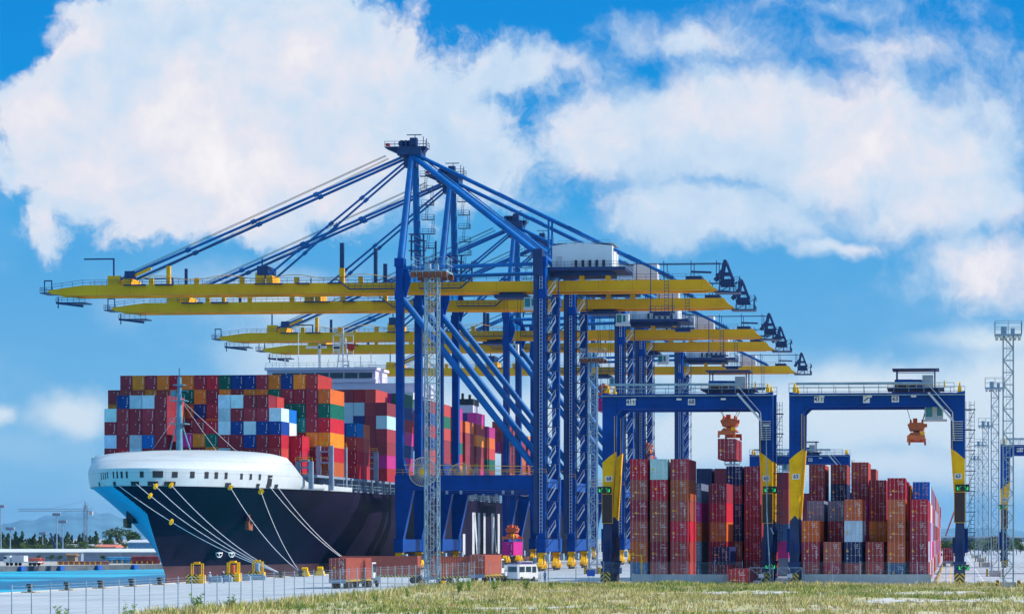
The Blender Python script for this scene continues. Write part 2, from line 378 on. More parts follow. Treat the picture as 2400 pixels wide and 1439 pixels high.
def make_spreader(x, y, z, top, label, ropes=None):   # z = underside of the twist-lock frame
    r = empty('container_spreader', (x, y, z)); tag(r, label, 'spreader', 'orange container spreaders on ropes')
    for mb_, n_ in ((spreader_mesh(), 'telescopic_frame'), (head_mesh(), 'head_block')):
        mb_.v = [(p[0], p[1], p[2]*.78) for p in mb_.v]; mb_.build(n_, M['orange'], r)
    q = MB(); q.box(.6, 1.15, .5, 1.5, .0, .9); q.build('cable_basket', M['safety'], r)
    q = MB()
    for i in (-1, 1):
        for yy in (4.8, 7.4): q.tube((i*.8, yy, 2.5), (i*1.5, yy+(yy-6.1)*.5, top-z), .045, n=4, cap=False)
    q.build('hoist_ropes', M['dark'], r); return r

def bogie_parts(b, wheels, y, lx):   # along the rail (Y)
    b.prism([(y-3.6, 1.1), (y+3.6, 1.1), (y+2.6, 2.0), (y+.8, 3.3), (y-.8, 3.3), (y-2.6, 2.0)], 'x', lx-.45, lx+.45)
    b.box(lx-.75, lx+.75, y-.9, y+.9, 3.1, 4.1)
    for k in (-3, -1.2, 1.2, 3): b.box(lx-.62, lx+.62, y+k-.25, y+k+.25, .55, 1.5)
    for k in (-3.6, -2.3, -.9, .9, 2.3, 3.6): wheels.append((lx, y+k))

def make_crane():
    r = empty('ship_to_shore_crane')
    # legs
    for (lx, sg) in ((0, 1), (G, -1)):
        for y in (0, W):
            b = MB()
            b.prism([(lx-sg*.7, 6.6), (lx+sg*.8, 6.6), (lx+sg*3.0, 17), (lx-sg*.9, 17)], 'y', y-1.05, y+1.05)
            b.box(lx-.75, lx+.75, y-1.02, y+1.02, 20.2, 65); b.box(lx-.95, lx+.95, y-1.25, y+1.25, 57.2, 59.2)
            b.box(lx-1.0, lx+1.0, y-1.3, y+1.3, 64.2, 66)
            b.prism([(lx-sg*.74, 20.2), (lx+sg*1.6, 20.2), (lx+sg*.74, 24)], 'y', y-1.0, y+1.0)
            if sg > 0: b.prism([(lx+.74, 66), (lx+2.2, 62), (lx+2.2, 60.8), (lx+.74, 56)], 'y', y-.3, y+.3)
            b.build('leg', M['navy'], r)
        b = MB(); b.box(lx-.85, lx+.85, -2.2, W+2.2, 4.1, 6.7)
        for y in (-.6, W+.6): b.box(lx-1.0, lx+1.0, y-1.3, y+1.3, 3.9, 6.9)
        b.build('sill_beam', M['navy'], r)
        b = MB(); b.box(lx-.7, lx+.7, 1.0, W-1.0, 61.6, 63.8); b.build('cross_beam', M['blue'], r)
        b = MB(); b.box(lx-.6, lx+.6, 1.0, W-1.0, 17.6, 19.6); b.build('cross_beam', M['navy'], r)
    for y in (0, W):
        b = MB(); b.box(-.95, G+.95, y-.95, y+.95, 17.003, 20.197); b.build('portal_beam', M['navy'], r)
        b = MB(); b.tube((.5, y, 57.5), (G-1.2, y, 21.2), .72, n=14); b.build('diagonal_brace', M['blue'], r)
        b = MB(); b.tube((.7, y, 64.0), (G-.7, y, 64.6), .42, n=10); b.build('tie_tube', M['blue'], r)
    for lx in (0, G):
        for y in (-.6, W+.6):
            b = MB(); wl = []; bogie_parts(b, wl, y, lx); bo = b.build('bogie', M['safety'], r)
            w = MB()
            for x, yy in wl: w.tube((x-.16, yy, .42), (x+.16, yy, .42), .40, n=12)
            w.build_split('wheel', M['dark'], bo)
            q = MB(); q.box(lx-1.6, lx-.8, y-1.6, y-.4, 1.9, 2.9); q.box(lx+.8, lx+1.7, y-1.4, y+.5, 2.2, 3.6); q.build_split('drive_motor', M['galv'], bo)
    # mast, apex, stays
    for sgn, y in ((1, .6), (-1, W-.6)):
        b = MB(); b.tube((0, y, 65.9), (.9, WM-sgn*1.5, 89.0), .80, .72, n=14); b.build('mast_tube', M['blue'], r)
        b = MB(); b.tube((1.3, WM-sgn*1.6, 88.6), (G-.4, y, 66.2), .62, n=12)
        b.tube((1.6, WM-sgn*.9, 89.6), (G-.2, y+sgn*.8, 67.2), .12, n=6); b.build_split('back_leg', M['blue'], r)
        b = MB(); b.tube((1.7, WM-sgn*1.8, 89.2), (57.5, WM-sgn*3.2, 62.0), .36, n=8)
        for t in (.35, .62, .85): p = Vector((1.7, WM-sgn*1.8, 89.2)).lerp(Vector((57.5, WM-sgn*3.2, 62.0)), t); b.beam(p-Vector((1.4,0,-.7)), p+Vector((1.4,0,-.7)), .9, .7)
        b.tube((30.6, WM-sgn*2.5, 67.5), (30.6, WM-sgn*2.5, 75.0), .22, n=6)
        b.build('back_stay', M['blue'], r)
        for (ax, az, ex, ez, rr) in ((-1.4, 88.6, -63.5, 62.6, .30), (-.9, 87.4, -31.2, 62.6, .24)):
            b = MB(); p = Vector((ax, WM-sgn*1.5, az)); q = Vector((ex, WM-sgn*3.2, ez)); b.tube(p, q, rr, n=8)
            for t in (.3, .52, .75): c = p.lerp(q, t); d = (q-p).normalized(); b.tube(c-d*.5, c+d*.5, rr*1.7, n=8)
            b.build('fore_stay', M['blue'], r)
    b = MB()
    for o in (-1, 1):
        b.tube((-5.2, WM+o*.5, 89.2), (-63, WM+o*.7, 64), .06, n=4); b.tube((-4.6, WM+o*.5, 88.6), (-60, WM+o*.7, 62.8), .05, n=4)
    b.build('boom_hoist_ropes', M['dark'], r)
    b = MB(); b.box(-2.2, 3.0, WM-2.6, WM+2.6, 89.0, 90.6); b.box(-1.0, 1.6, WM-1.4, WM+1.4, 86.6, 89.0)
    b.box(-5.0, 3.9, WM-2.2, WM+2.2, 90.65, 90.85)
    b.prism([(-5.0, 90.64), (-2.2, 90.64), (-2.2, 89.4)], 'y', WM-1.2, WM+1.2); b.prism([(3.9, 90.64), (3.0, 89.4), (3.0, 90.64)], 'y', WM-1.2, WM+1.2)
    for k in (-.9, 0, .9): b.tube((-.6+k, WM-1.2, 91.6), (-.6+k, WM+1.2, 91.6), .75, n=12)
    b.box(.2, 1.7, WM-.8, WM+.8, 90.9, 92.9); b.build('apex_head', M['navy_dark'], r)
    b = MB(); b.rail((-5.0, WM-2.2, 90.85), (3.9, WM-2.2, 90.85)); b.rail((-5.0, WM+2.2, 90.85), (3.9, WM+2.2, 90.85)); b.rail((3.9, WM-2.2, 90.85), (3.9, WM+2.2, 90.85))
    for x, h in ((1.2, 93.6), (3.0, 93.2), (3.7, 92.8)): b.beam((x, WM, 90.9), (x, WM, h), .14)
    b.beam((-.6, WM, 93.6), (2.6, WM, 93.6), .18); b.build('apex_railing', M['navy_dark'], r)
    b = MB(); b.box(-5.2, -4.3, WM-.5, WM+.5, 91.3, 91.8); b.build('warning_light', M['red'], r)
    # stairs up the far mast
    b = MB(); zz = 67.0; k = 0
    while zz < 87:
        t = (zz-66)/23; y = W-.6+(WM+1.5-(W-.6))*t; x = 2.0+.5*t
        b.box(x-.7, x+2.0, y-.6, y+.6, zz, zz+.12); b.rail((x+2.0, y-.6, zz), (x+2.0, y+.6, zz), step=.6); b.rail((x-.6, y-.6, zz), (x+2, y-.6, zz), step=1.2)
        b.ladder((x+(.3 if k % 2 else 1.5), y-.4, zz), (x+(.6 if k % 2 else 1.8), y-.4, zz+3.0), .5, step=.42, r=.07); zz += 3.0; k += 1
    b.build('mast_stair', M['navy_dark'], r)
    b = MB()
    for x in (1.8, 4.4):
        b.beam((x, 3, 66), (x, 3, 71.5), .35); b.beam((x, W-3, 66), (x, W-3, 71.5), .35)
    for z in (68, 70, 71.5): b.beam((1.2, 3, z), (5, 3, z), .22); b.beam((1.8, 3, z), (1.8, W-3, z), .22)
    b.build_split('boom_latch_frame', M['navy_dark'], r)
    # boom and girder
    for nm, x0, x1 in (('boom', -79., -1.2), ('girder', -1.1, 67.)):
        b = MB()
        for sgn in (-1, 1):
            y = WM+sgn*3.1
            if nm == 'boom':
                poly = [(-79.0, 60.2), (-77.8, 59.75), (-74.5, 59.5), (-1.2, 59.5), (-1.2, 61.6), (-71, 61.6), (-75, 61.1), (-78.5, 60.6)]
            else:
                poly = [(-1.1, 59.5), (66.8, 59.5), (65.2, 60.4), (64.4, 61.6), (-1.1, 61.6)]
            b.prism(poly, 'y', y-.55, y+.55); b.box(x0+4.5, x1-3, y-.80, y+.80, 59.38, 59.495)
        n = int((x1-x0)/8)
        for k in range(n+1): x = x0+5+(x1-x0-8.)*k/n; b.box(x-.3, x+.3, WM-2.54, WM+2.54, 60.3, 61.3)
        b.build(nm, M['yellow'], r)
    b = MB(); b.rail((-78, WM-3.9, 60.7), (-71, WM-3.9, 61.6)); b.rail((-71, WM-3.9, 61.6), (-2, WM-3.9, 61.7), step=2.6, r=.04); b.rail((-72, WM+3.9, 62.0), (-2, WM+3.9, 61.7), step=2.6, r=.04)
    b.rail((-1, WM-3.9, 61.7), (28, WM-3.9, 61.7), step=2.6, r=.04); b.rail((46, WM-3.9, 61.7), (63, WM-3.9, 61.7), step=2.6, r=.04)
    for x0, x1 in ((-62, -57), (-55, -51), (-33, -27), (-17, -14), (-24, -21)): b.box(x0, x1, WM-4.3, WM-3.7, 61.4, 61.65)
    b.build_split('boom_walkway', M['navy_dark'], r)
    b = MB()   # slack festoon / conduit line and posts
    pts = []
    for k in range(60): x = -58+k*1.0; pts.append((x, WM-3.6, 63.0+.45*math.sin(k*.42)))
    b.path(pts, .07, n=4); b.build('conduit_line', M['yellow'], r)
    b = MB(); b.box(-65.6, -62.8, WM-3.6, WM-2.5, 61.62, 63.6); b.box(-65.6, -62.8, WM+2.5, WM+3.6, 61.62, 63.6); b.box(-62.2, -60.4, WM-3.4, WM+3.4, 61.65, 63.0)
    b.beam((-61.6, WM-3.1, 62.8), (-56.2, WM-2.9, 65.2), .8, .5); b.box(-52.6, -51.8, WM-3.5, WM-2.7, 61.65, 65.6)
    b.box(-33, -31, WM-3.5, WM-2.6, 61.65, 64.0); b.box(-30.6, -29.4, WM-3.5, WM+3.5, 61.65, 63.4); b.box(-14.6, -13.6, WM-3.5, WM-2.5, 61.65, 64.8)
    for x in (-56, -46, -36, -24, -10): b.box(x-.5, x+.5, WM-3.4, WM-2.8, 61.65, 63)
    b.build_split('stay_anchor', M['yellow'], r)
    b = MB(); b.box(-61.8, -59.6, WM-3.7, WM-2.4, 63.0, 64.6); b.box(-32.6, -30.2, WM-3.6, WM+3.6, 63.4, 65.4); b.beam((-31.6, WM-3, 65.3), (-31.6, WM-3, 67.), .25)
    b.box(-14.5, -13.7, WM-3.4, WM-2.6, 64.8, 70.2); b.box(-8.4, -7.7, WM+2.4, WM+3.2, 61.65, 69.6); b.beam((-64.4, WM-3, 63.5), (-64.4, WM-3, 67.4), .3); b.beam((-71, WM-3, 67.3), (-64.3, WM-3, 67.3), .3)
    b.box(-48.6, -48.0, WM-3.4, WM-3.0, 61.65, 65.0); b.build_split('sheave_block', M['navy_dark'], r)
    b = MB(); b.box(-81, -78.3, WM-2.6, WM+2.6, 60.0, 60.2); b.rail((-81, WM-2.6, 60.2), (-78.2, WM-2.6, 60.2), step=1.1); b.rail((-81, WM+2.6, 60.2), (-78.2, WM+2.6, 60.2), step=1.1)
    b.rail((-81, WM-2.6, 60.2), (-81, WM+2.6, 60.2), step=1.1); b.beam((-80.2, WM-2, 60.2), (-80.2, WM-2, 62.8), .2); b.beam((-78.6, WM-2, 60.2), (-78.6, WM-2, 62.8), .2); b.beam((-80.3, WM-2, 62.8), (-78.5, WM-2, 62.8), .25)
    b.box(-77.5, -71, WM-2.4, WM+2.4, 57.9, 58.1); b.beam((-77.5, WM-2.2, 58), (-71.5, WM-2.2, 57.2), .5); b.rail((-77.5, WM-2.4, 58.1), (-71, WM-2.4, 58.1), h=1.0, step=1.2)
    b.beam((-77, WM-2.4, 56.8), (-77, WM-2.4, 59.3), .2); b.build_split('tip_platform', M['navy_dark'], r)
    # hinge walkway
    b = MB(); b.box(-12.2, -1.5, WM-5.0, WM-4.0, 60.05, 60.25); b.rail((-12.2, WM-5, 60.25), (-1.5, WM-5, 60.25), step=1.2); b.beam((-15, WM-4.5, 62.4), (-12.2, WM-4.5, 60.2), .9, .2)
    b.box(3, 12, WM-5.0, WM-4.0, 60.05, 60.25); b.rail((3, WM-5, 60.25), (12, WM-5, 60.25), step=1.2); b.beam((14.5, WM-4.5, 62.4), (12, WM-4.5, 60.2), .9, .2)
    b.build_split('hinge_walkway', M['navy_dark'], r)
    # machinery house
    hx0, hx1, hy0, hy1 = 31.8, 44.6, WM-5.2, WM+5.2
    b = MB(); b.prism([(hx0, 64.2), (hx1, 64.2), (hx1, 68.8), ((hx0+hx1)/2-1.4, 69.6), (hx0, 68.8)], 'y', hy0, hy1); mh = b.build('machinery_house', M['white'], r)
    for k in range(5):
        x = 36.9+k*1.48; b = MB(); b.box(x-.28, x+.28, hy0-.25, hy0-.02, 64.4, 65.75); b.build('vent', M['brown'], mh)
    b = MB(); b.box(32.6, 33.9, hy0-.05, hy0-.01, 64.3, 66.6); b.build('door', M['lightgrey'], mh)
    b = MB(); b.box(32.2, 44.9, WM-5, WM+5, 69.3, 69.36); b.rail((33, hy0, 68.9), (44, hy0, 69.1), h=.9, step=1.8); b.build('roof_railing', M['galv'], mh)
    b = MB(); b.box(30.2, 47.6, WM-6.8, WM+6.8, 63.5, 64.18); b.rail((31.4, WM-6.8, 64.2), (47.6, WM-6.8, 64.2), step=1.6); b.rail((47.6, WM-6.8, 64.2), (47.6, WM+6.8, 64.2), step=1.6)
    b.box(32, 44.5, WM-4, WM+4, 62.6, 63.45); b.build('house_platform', M['navy_dark'], r)
    b = MB(); b.box(37.4, 38.4, WM-3.9, WM-2.3, 61.62, 63.45); b.box(43, 44, WM-3.9, WM-2.3, 61.62, 63.45); b.box(48.5, 53.5, WM+1, WM+5.4, 62.2, 65.6, 1); b.build_split('house_support', [M['yellow'], M['white']], r)
    # tail
    b = MB()
    for y in (WM-1.9, WM+1.9):
        for p, q, w_ in (((69.9, y, 61.6), (68.5, y, 65.3), .5), ((67.4, y, 61.6), (68.0, y, 65.3), .5), ((66.0, y, 61.6), (67.7, y, 63.8), .35), ((67.0, y, 63.0), (69.6, y, 63.0), .3)): b.beam(p, q, w_, .45)
        b.prism([(67.0, 60.4), (70.2, 60.4), (69.8, 61.8), (67.4, 61.8)], 'y', y-.12, y+.12)
    b.tube((68.3, WM-2.2, 65.5), (68.3, WM+2.2, 65.5), .42, n=12); b.tube((66.6, WM-2.4, 62.7), (66.6, WM+2.4, 62.7), .32, n=10); b.box(60, 63.4, WM-3, WM+3, 61.63, 62.4)
    b.beam((61, WM-2, 63.4), (65.4, WM-2, 63.2), .4); b.build('tail_sheave_frame', M['navy_dark'], r)
    b = MB(); b.box(66, 71.4, WM-2.6, WM+2.6, 58.9, 59.15); b.beam((67.2, WM-2.4, 59.1), (71, WM-2.4, 61.2), .16)
    for z in (59.1, 61.2): b.rail((67, WM-2.6, z), (71.4, WM-2.6, z), step=1.1, h=.95); b.rail((71.4, WM-2.6, z), (71.4, WM+2.6, z), step=1.2, h=.95)
    for x in (67.2, 69.4, 71.2): b.beam((x, WM-2.6, 59), (x, WM-2.6, 61.4), .2)
    b.beam((71.2, WM, 59), (71.2, WM, 62.6), .14); b.build('tail_platform', M['navy_dark'], r)
    b = MB()
    for y in (WM-3.4, WM+3.4):
        b.beam((49, y, 65.0 if y < WM else 65.5), (67.5, y, 65.0 if y < WM else 65.5), .16)
        for x in (49.6, 55.4, 61.2, 66.6): b.beam((x, y, 61.6), (x, y, 65.6), .15)
    b.build('festoon_rail', M['navy_dark'], r)
    b = MB()   # service basket hanging from the tail
    b.box(52.5, 57.8, WM-5.2, WM-2.4, 54.5, 54.8); b.rail((52.5, WM-5.2, 54.8), (57.8, WM-5.2, 54.8), step=1.2); b.box(53.4, 56.8, WM-4.8, WM-3, 53.9, 54.5)
    b.ladder((56.2, WM-5.1, 54.8), (56.2, WM-5.1, 63.2), .9, step=.7, r=.09); b.beam((52.8, WM-5.1, 54.8), (52.8, WM-5.1, 64.6), .18)
    b.build('service_basket', M['navy_dark'], r)
    # trolley and cab (moved along for each crane)
    b = MB(); b.box(-3.5, 3.5, WM-3.0, WM+3.0, 58.2, 58.9); b.box(-2.5, 2.5, WM-2.2, WM+2.2, 58.9, 60.2); tr = b.build('trolley', M['navy_dark'], r); tr.location.x = 22.4
    b = MB(); b.box(3.0, 5.9, WM-3.0, WM-.8, 55.9, 58.2); b.box(2.8, 6.1, WM-3.2, WM-.6, 55.6, 55.88); cab = b.build('operator_cab', M['white'], tr)
    b = MB(); b.box(3.15, 4.3, WM-3.06, WM-3.01, 56.2, 58.0); b.box(4.6, 5.2, WM-3.06, WM-3.01, 56.4, 57.9); b.box(2.94, 2.99, WM-2.9, WM-.9, 56.0, 58.0); b.build_split('window', M['teal'], cab)
    # stairs, lift shaft, landside
    b = MB(); x0, x1 = G+1.1, G+3.0
    zz, k = 7.0, 0
    while zz < 60:
        h = 3.9; xa, xb = x0+.2, x1-.1; hh = min(2.7, 60-zz)
        b.beam((xa, -1.0, zz), (xb, -1.0, zz+hh), .09, .16); b.beam((xa, -.2, zz), (xb, -.2, zz+hh), .09, .16); b.beam((xa, -1.0, zz), (xa, -1.0, zz+1.1), .08)
        b.beam((xa, -1.0, zz+1.1), (xb, -1.0, zz+hh+1.1), .09); b.beam((xb, -1.0, zz+hh), (xb, -1.0, zz+hh+1.1), .09)
        for s_ in range(9): q = (s_+.5)/9; xx = xa+(xb-xa)*q; z2 = zz+hh*q; b.box(xx-.13, xx+.13, -1.0, -.2, z2-.02, z2+.02)
        zz += h; k += 1
    b.build('stairway', M['lightgrey'], r)
    b = MB(); zz = 7.0
    while zz < 61:
        b.box(x0-.4, x1+.4, -1.3, 1.4, zz-.12, zz-.02); b.rail((x1+.4, -1.3, zz), (x1+.4, 1.4, zz), step=1.3); b.beam((G+.7, -1.1, zz-2.4), (G+2.8, -1.1, zz-.1), .14); zz += 3.9
    for x in (x0-.2, x1+.3): b.beam((x, .9, 4.5), (x, .9, 62), .2)
    b.build('stair_landing', M['navy_dark'], r)
    b = MB(); b.ladder((G-.15, -1.12, 8), (G-.15, -1.12, 64), .55, step=.75, r=.10); b.build('rung_ladder', M['lightgrey'], r)
    b = MB(); b.box(G-1.7, G-.8, -1.5, 1.2, 8, 62.5); b.box(G-1.75, G+.2, -1.8, 1.4, 62.0, 67.6); b.rail((G-1.8, -1.9, 65.6), (G+2.2, -1.9, 65.6), step=1.0)
    b.build('lift_shaft', M['navy_dark'], r)
    b = MB(); b.rail((-2, -1.1, 20.3), (G+1, -1.1, 20.3), step=2.6, r=.035); b.beam((1, -1.1, 22.4), (G-1, -1.1, 22.0), .12); b.build('portal_railing', M['safety'], r)
    # cable reel
    b = MB(); cx, cz = 5.2, 20.9
    for k in range(40):
        a = k*math.pi/20; b.beam((cx, -1.55, cz), (cx+3.0*math.cos(a), -1.55, cz+3.0*math.sin(a)), .085)
    for rr in (3.0, 1.0):
        pts = [(cx+rr*math.cos(a*math.pi/18), -1.55, cz+rr*math.sin(a*math.pi/18)) for a in range(37)]; b.path(pts, .09, n=4)
    rl = b.build('cable_reel', M['reel'], r)
    b = MB(); b.tube((cx, -1.75, cz), (cx, -1.0, cz), .6, n=14); b.build('hub', M['safety'], rl)
    b = MB()
    for k in (8.2, 10, 13, 22, 24): b.box(k, k+.5, -1.3, -.97, 16.2, 16.95)
    b.build_split('floodlight', M['galv'], r)
    return r
near_planes = [550.8, 594.2, 684.4, 729.3, 833.1]
CL = ['nearest and tallest looking blue and yellow gantry crane, cable reel beside its leg',
      'second blue and yellow gantry crane, boom just below the nearest crane boom',
      'third blue and yellow gantry crane in the quay row, behind the first pair',
      'fourth blue and yellow gantry crane in the quay row, boom low over the ship bridge',
      'farthest blue and yellow gantry crane, its lowest girder ending above the yard crane']
crane0 = make_crane(); cranes = []
for i, Y in enumerate(near_planes):
    c = crane0 if i == 0 else copy_tree(crane0); c.location = (WX, Y, 0)
    tag(c, CL[i], 'gantry crane', 'ship-to-shore cranes along the quay'); cranes.append(c)
for c, x in zip(cranes, (22.4, 36.6, -4.0, 31.1, 4.0)):
    [o for o in c.children if o.name.startswith('trolley')][0].location.x = x
# ------------------------------------------------------------------ shipping containers
CW = 2.438
PAL = dict(M=(.30,.035,.055), m=(.38,.06,.05), R=(.46,.02,.04), r=(.50,.06,.05), O=(.72,.22,.02), o=(.60,.13,.03), B=(.01,.05,.24), N=(.02,.03,.10), U=(.01,.16,.55),
           L=(.45,.66,.76), W=(.62,.70,.70), G=(.01,.15,.10), T=(.02,.30,.28), P=(.55,.03,.26), S=(.20,.24,.36), K=(.44,.10,.04), H=(.50,.12,.045), E=(.05,.13,.25), C=(.38,.10,.075))
CN = dict(M='maroon', m='brownish maroon', R='crimson', r='bright red', O='orange', o='rust orange', B='dark blue', N='dark navy', U='bright blue', L='pale blue-grey', W='white',
          G='dark green', T='teal', P='magenta', S='lavender grey', K='rusty brown', H='reddish brown', E='slate blue', C='brick red')
def container_body(L, H, blind):
    b = MB(); w = CW/2; n = int(L/.36); st = (L-.24)/n
    for sg in (-1, 1):
        pr = []
        for k in range(n):
            y = .12+k*st; pr += [(y, .0), (y+st*.3, .0), (y+st*.5, .04), (y+st*.8, .04)]
        pr.append((L-.12, 0)); vs = []
        for y, d in pr: x = sg*(w-.015-d); vs += [(x, y, .14), (x, y, H-.1)]
        b.add(vs, [((2*i, 2*i+2, 2*i+3, 2*i+1) if sg > 0 else (2*i, 2*i+1, 2*i+3, 2*i+2)) for i in range(len(pr)-1)])
        for y0, y1 in ((0, .13), (L-.13, L)): b.box(*sorted((sg*(w-.13), sg*w)), y0, y1, 0, H)
        b.box(*sorted((sg*(w-.08), sg*(w-.002))), .13, L-.13, 0, .14); b.box(*sorted((sg*(w-.07), sg*(w-.002))), .13, L-.13, H-.1, H-.003)
    b.box(-w+.07, w-.07, .1, L-.05, H-.06, H-.03); b.box(-w+.08, w-.08, .1, L-.1, .05, .1)
    for y0, y1 in ((.002, .1), (L-.1, L-.002)): b.box(-w+.13, w-.13, y0, y1, .0, .15); b.box(-w+.13, w-.13, y0, y1, H-.13, H-.002)
    ends = [(L-.03, 1)] + ([(.03, -1)] if blind else [])
    for y, sg in ends:
        vs = []; m = 9; pr = []
        for k in range(m): x = -w+.13+(2*w-.26)*k/m; q = (2*w-.26)/m; pr += [(x, 0), (x+q*.3, 0), (x+q*.5, .045), (x+q*.8, .045)]
        pr.append((w-.13, 0))
        for x, d in pr: vs += [(x, y-sg*d, .15), (x, y-sg*d, H-.13)]
        b.add(vs, [((2*i, 2*i+2, 2*i+3, 2*i+1) if sg < 0 else (2*i, 2*i+1, 2*i+3, 2*i+2)) for i in range(len(pr)-1)])
    if blind:
        rx = random.Random(L+H+blind); x = w-.42
        for k in range(5): z = H-.45-k*.28; b.box(x, x+.09, -.012, .02, z-.2, z, 1)
        b.box(-.05, .07, -.012, .02, H-.55, H-.40, 1); b.box(w-.62, w-.45, -.012, .02, .35, .55, 1)
    return b
def door_mesh(H, left, v=0):
    b = MB(); x0, x1 = (-1.08, -.01) if left else (.01, 1.08); b.box(x0, x1, -.01, .05, .16, H-.14)
    for z in (.75, 1.3, 1.85): b.box(x0+.06, x1-.06, -.016, -.008, z, z+.05)
    mk = mark_mesh(H, v); n = len(mk.v)//8
    for f, mi in zip(mk.f, mk.m):
        cx_ = sum(mk.v[i][0] for i in f)/len(f)
        if (cx_ < 0) == bool(left): b.add([mk.v[i] for i in f], [tuple(range(len(f)))], mi+1)
    return b
def rod_mesh(H, x):
    b = MB(); b.tube((x, -.05, .10), (x, -.05, H-.06), .019, n=6)
    for z in (.08, H-.16): b.box(x-.05, x+.05, -.085, -.02, z, z+.08)
    b.box(x-.03, x+.26, -.075, -.055, 1.03, 1.06); b.box(x-.07, x+.07, -.06, -.018, 1.0, 1.12); b.box(x-.07, x+.07, -.06, -.018, 1.9, 1.98); return b
def mark_mesh(H, v):
    rr = random.Random(v*17+3); b = MB()
    def blockrow(x, z, n, w, h):
        for k in range(n):
            if rr.random() < .85: b.box(x+k*(w+.035), x+k*(w+.035)+w*rr.uniform(.5, 1), -.022, -.011, z, z+h*rr.uniform(.6, 1))
    for k in range(3): blockrow(.12+.05*k, H-.45-k*.22, rr.choice((5, 7, 8)), .075, .13)
    for k in range(7): blockrow(.62, H-1.2-k*.13, rr.choice((3, 4, 5)), .06, .07)
    if v % 3 == 0:
        for k in range(4): b.box(.72, .86, -.022, -.011, 1.5-.3*k, 1.7-.3*k)
    z = rr.uniform(1.0, 1.8); x = rr.choice((-.95, -.55)); b.box(x, x+.28, -.024, -.011, z, z+.26, 1)
    if v % 2: b.prism([(x+.42, z+.02), (x+.64, z+.02), (x+.53, z+.22)], 'y', -.024, -.011, 1)
    b.box(-.9, -.7, -.022, -.011, .55, .75); return b
CM = {}
for L in (6.058, 12.19):
    for H in (2.59, 2.896):
        CM[L, H, 1] = container_body(L, H, 1).data('container_body', [M['box'], M['wht']])
        CM[L, H, 0] = container_body(L, H, 0).data('container_body', [M['box'], M['wht']])
for H in (2.59, 2.896):
    CM['d', H] = [[door_mesh(H, l, v).data('door', [M['box'], M['wht'], M['safety']]) for l in (1, 0)] for v in range(6)]
    CM['r', H] = [rod_mesh(H, x).data('lock_rod', [M['rod']]) for x in (-.85, -.28, .28, .85)]
CONT = []     # (pixels, key, x, y, z, L, H, doors, label, group, rz)
def cont(key, x, y, z, L, H, doors, label, group, rz=0, vis=1.0, force=False):
    px, s = PXof(x, y); area = s*s*H*CW*vis
    CONT.append((1e9 if force else area, key, x, y, z, L, H, doors, label, group, rz))
def vary(c, rr):
    k = rr.uniform(.8, 1.2); return tuple(max(0, min(1, v*k*rr.uniform(.93, 1.07))) for v in c)
def flush_containers():
    CONT.sort(key=lambda c: -c[0]); rr = random.Random(5)
    for c in CONT[:300]:
        _, key, x, y, z, L, H, doors, label, group, rz = c
        o = inst('shipping_container', CM[L, H, 0 if doors else 1], None, (x, y, z), rz)
        tag(o, label, 'shipping container', group); col = (*vary(PAL[key], rr), 1); o.color = col
        if doors:
            dv = rr.randrange(6)
            for k in (0, 1):
                d = inst('door', CM['d', H][dv][k], o); d.color = col
                for j in (0, 1): inst('lock_rod', CM['r', H][k*2+j], d)
    rest = CONT[300:]
    if rest:
        vs = []; fs = []; cols = []
        for c in rest:
            _, key, x, y, z, L, H, doors, label, group, rz = c; me = CM[L, H, 1]; o = len(vs); col = vary(PAL[key], rr)
            vs += [(v.co.x+x, v.co.y+y, v.co.z+z) for v in me.vertices]
            for p in me.polygons: fs.append([o+i for i in p.vertices]); cols.append(col)
        me = bpy.data.meshes.new('far_containers'); me.from_pydata(vs, [], fs)
        ca = me.color_attributes.new('paint', 'FLOAT_COLOR', 'CORNER'); k = 0
        for p, c in zip(me.polygons, cols):
            for _ in p.vertices: ca.data[k].color = (*c, 1); k += 1
        m = bpy.data.materials.new('far_container_paint'); m.use_nodes = True; t = m.node_tree; a = nd(t, 'ShaderNodeVertexColor', layer_name='paint')
        t.links.new(a.outputs[0], t.nodes['Principled BSDF'].inputs['Base Color']); me.materials.append(m)
        o = bpy.data.objects.new('far_containers', me); COL.objects.link(o)
        tag(o, 'coloured containers stacked far back in the yard and on the stern of the ship', 'shipping containers', kind='stuff')
    print('containers', len(CONT))
ORD = ['first', 'second', 'third', 'fourth', 'fifth', 'sixth', 'seventh', 'eighth', 'ninth', 'tenth', 'eleventh', 'twelfth', 'thirteenth', 'fourteenth', 'fifteenth', 'sixteenth', 'seventeenth', 'eighteenth', 'nineteenth', 'twentieth']+['row %d' % k for k in range(21, 40)]

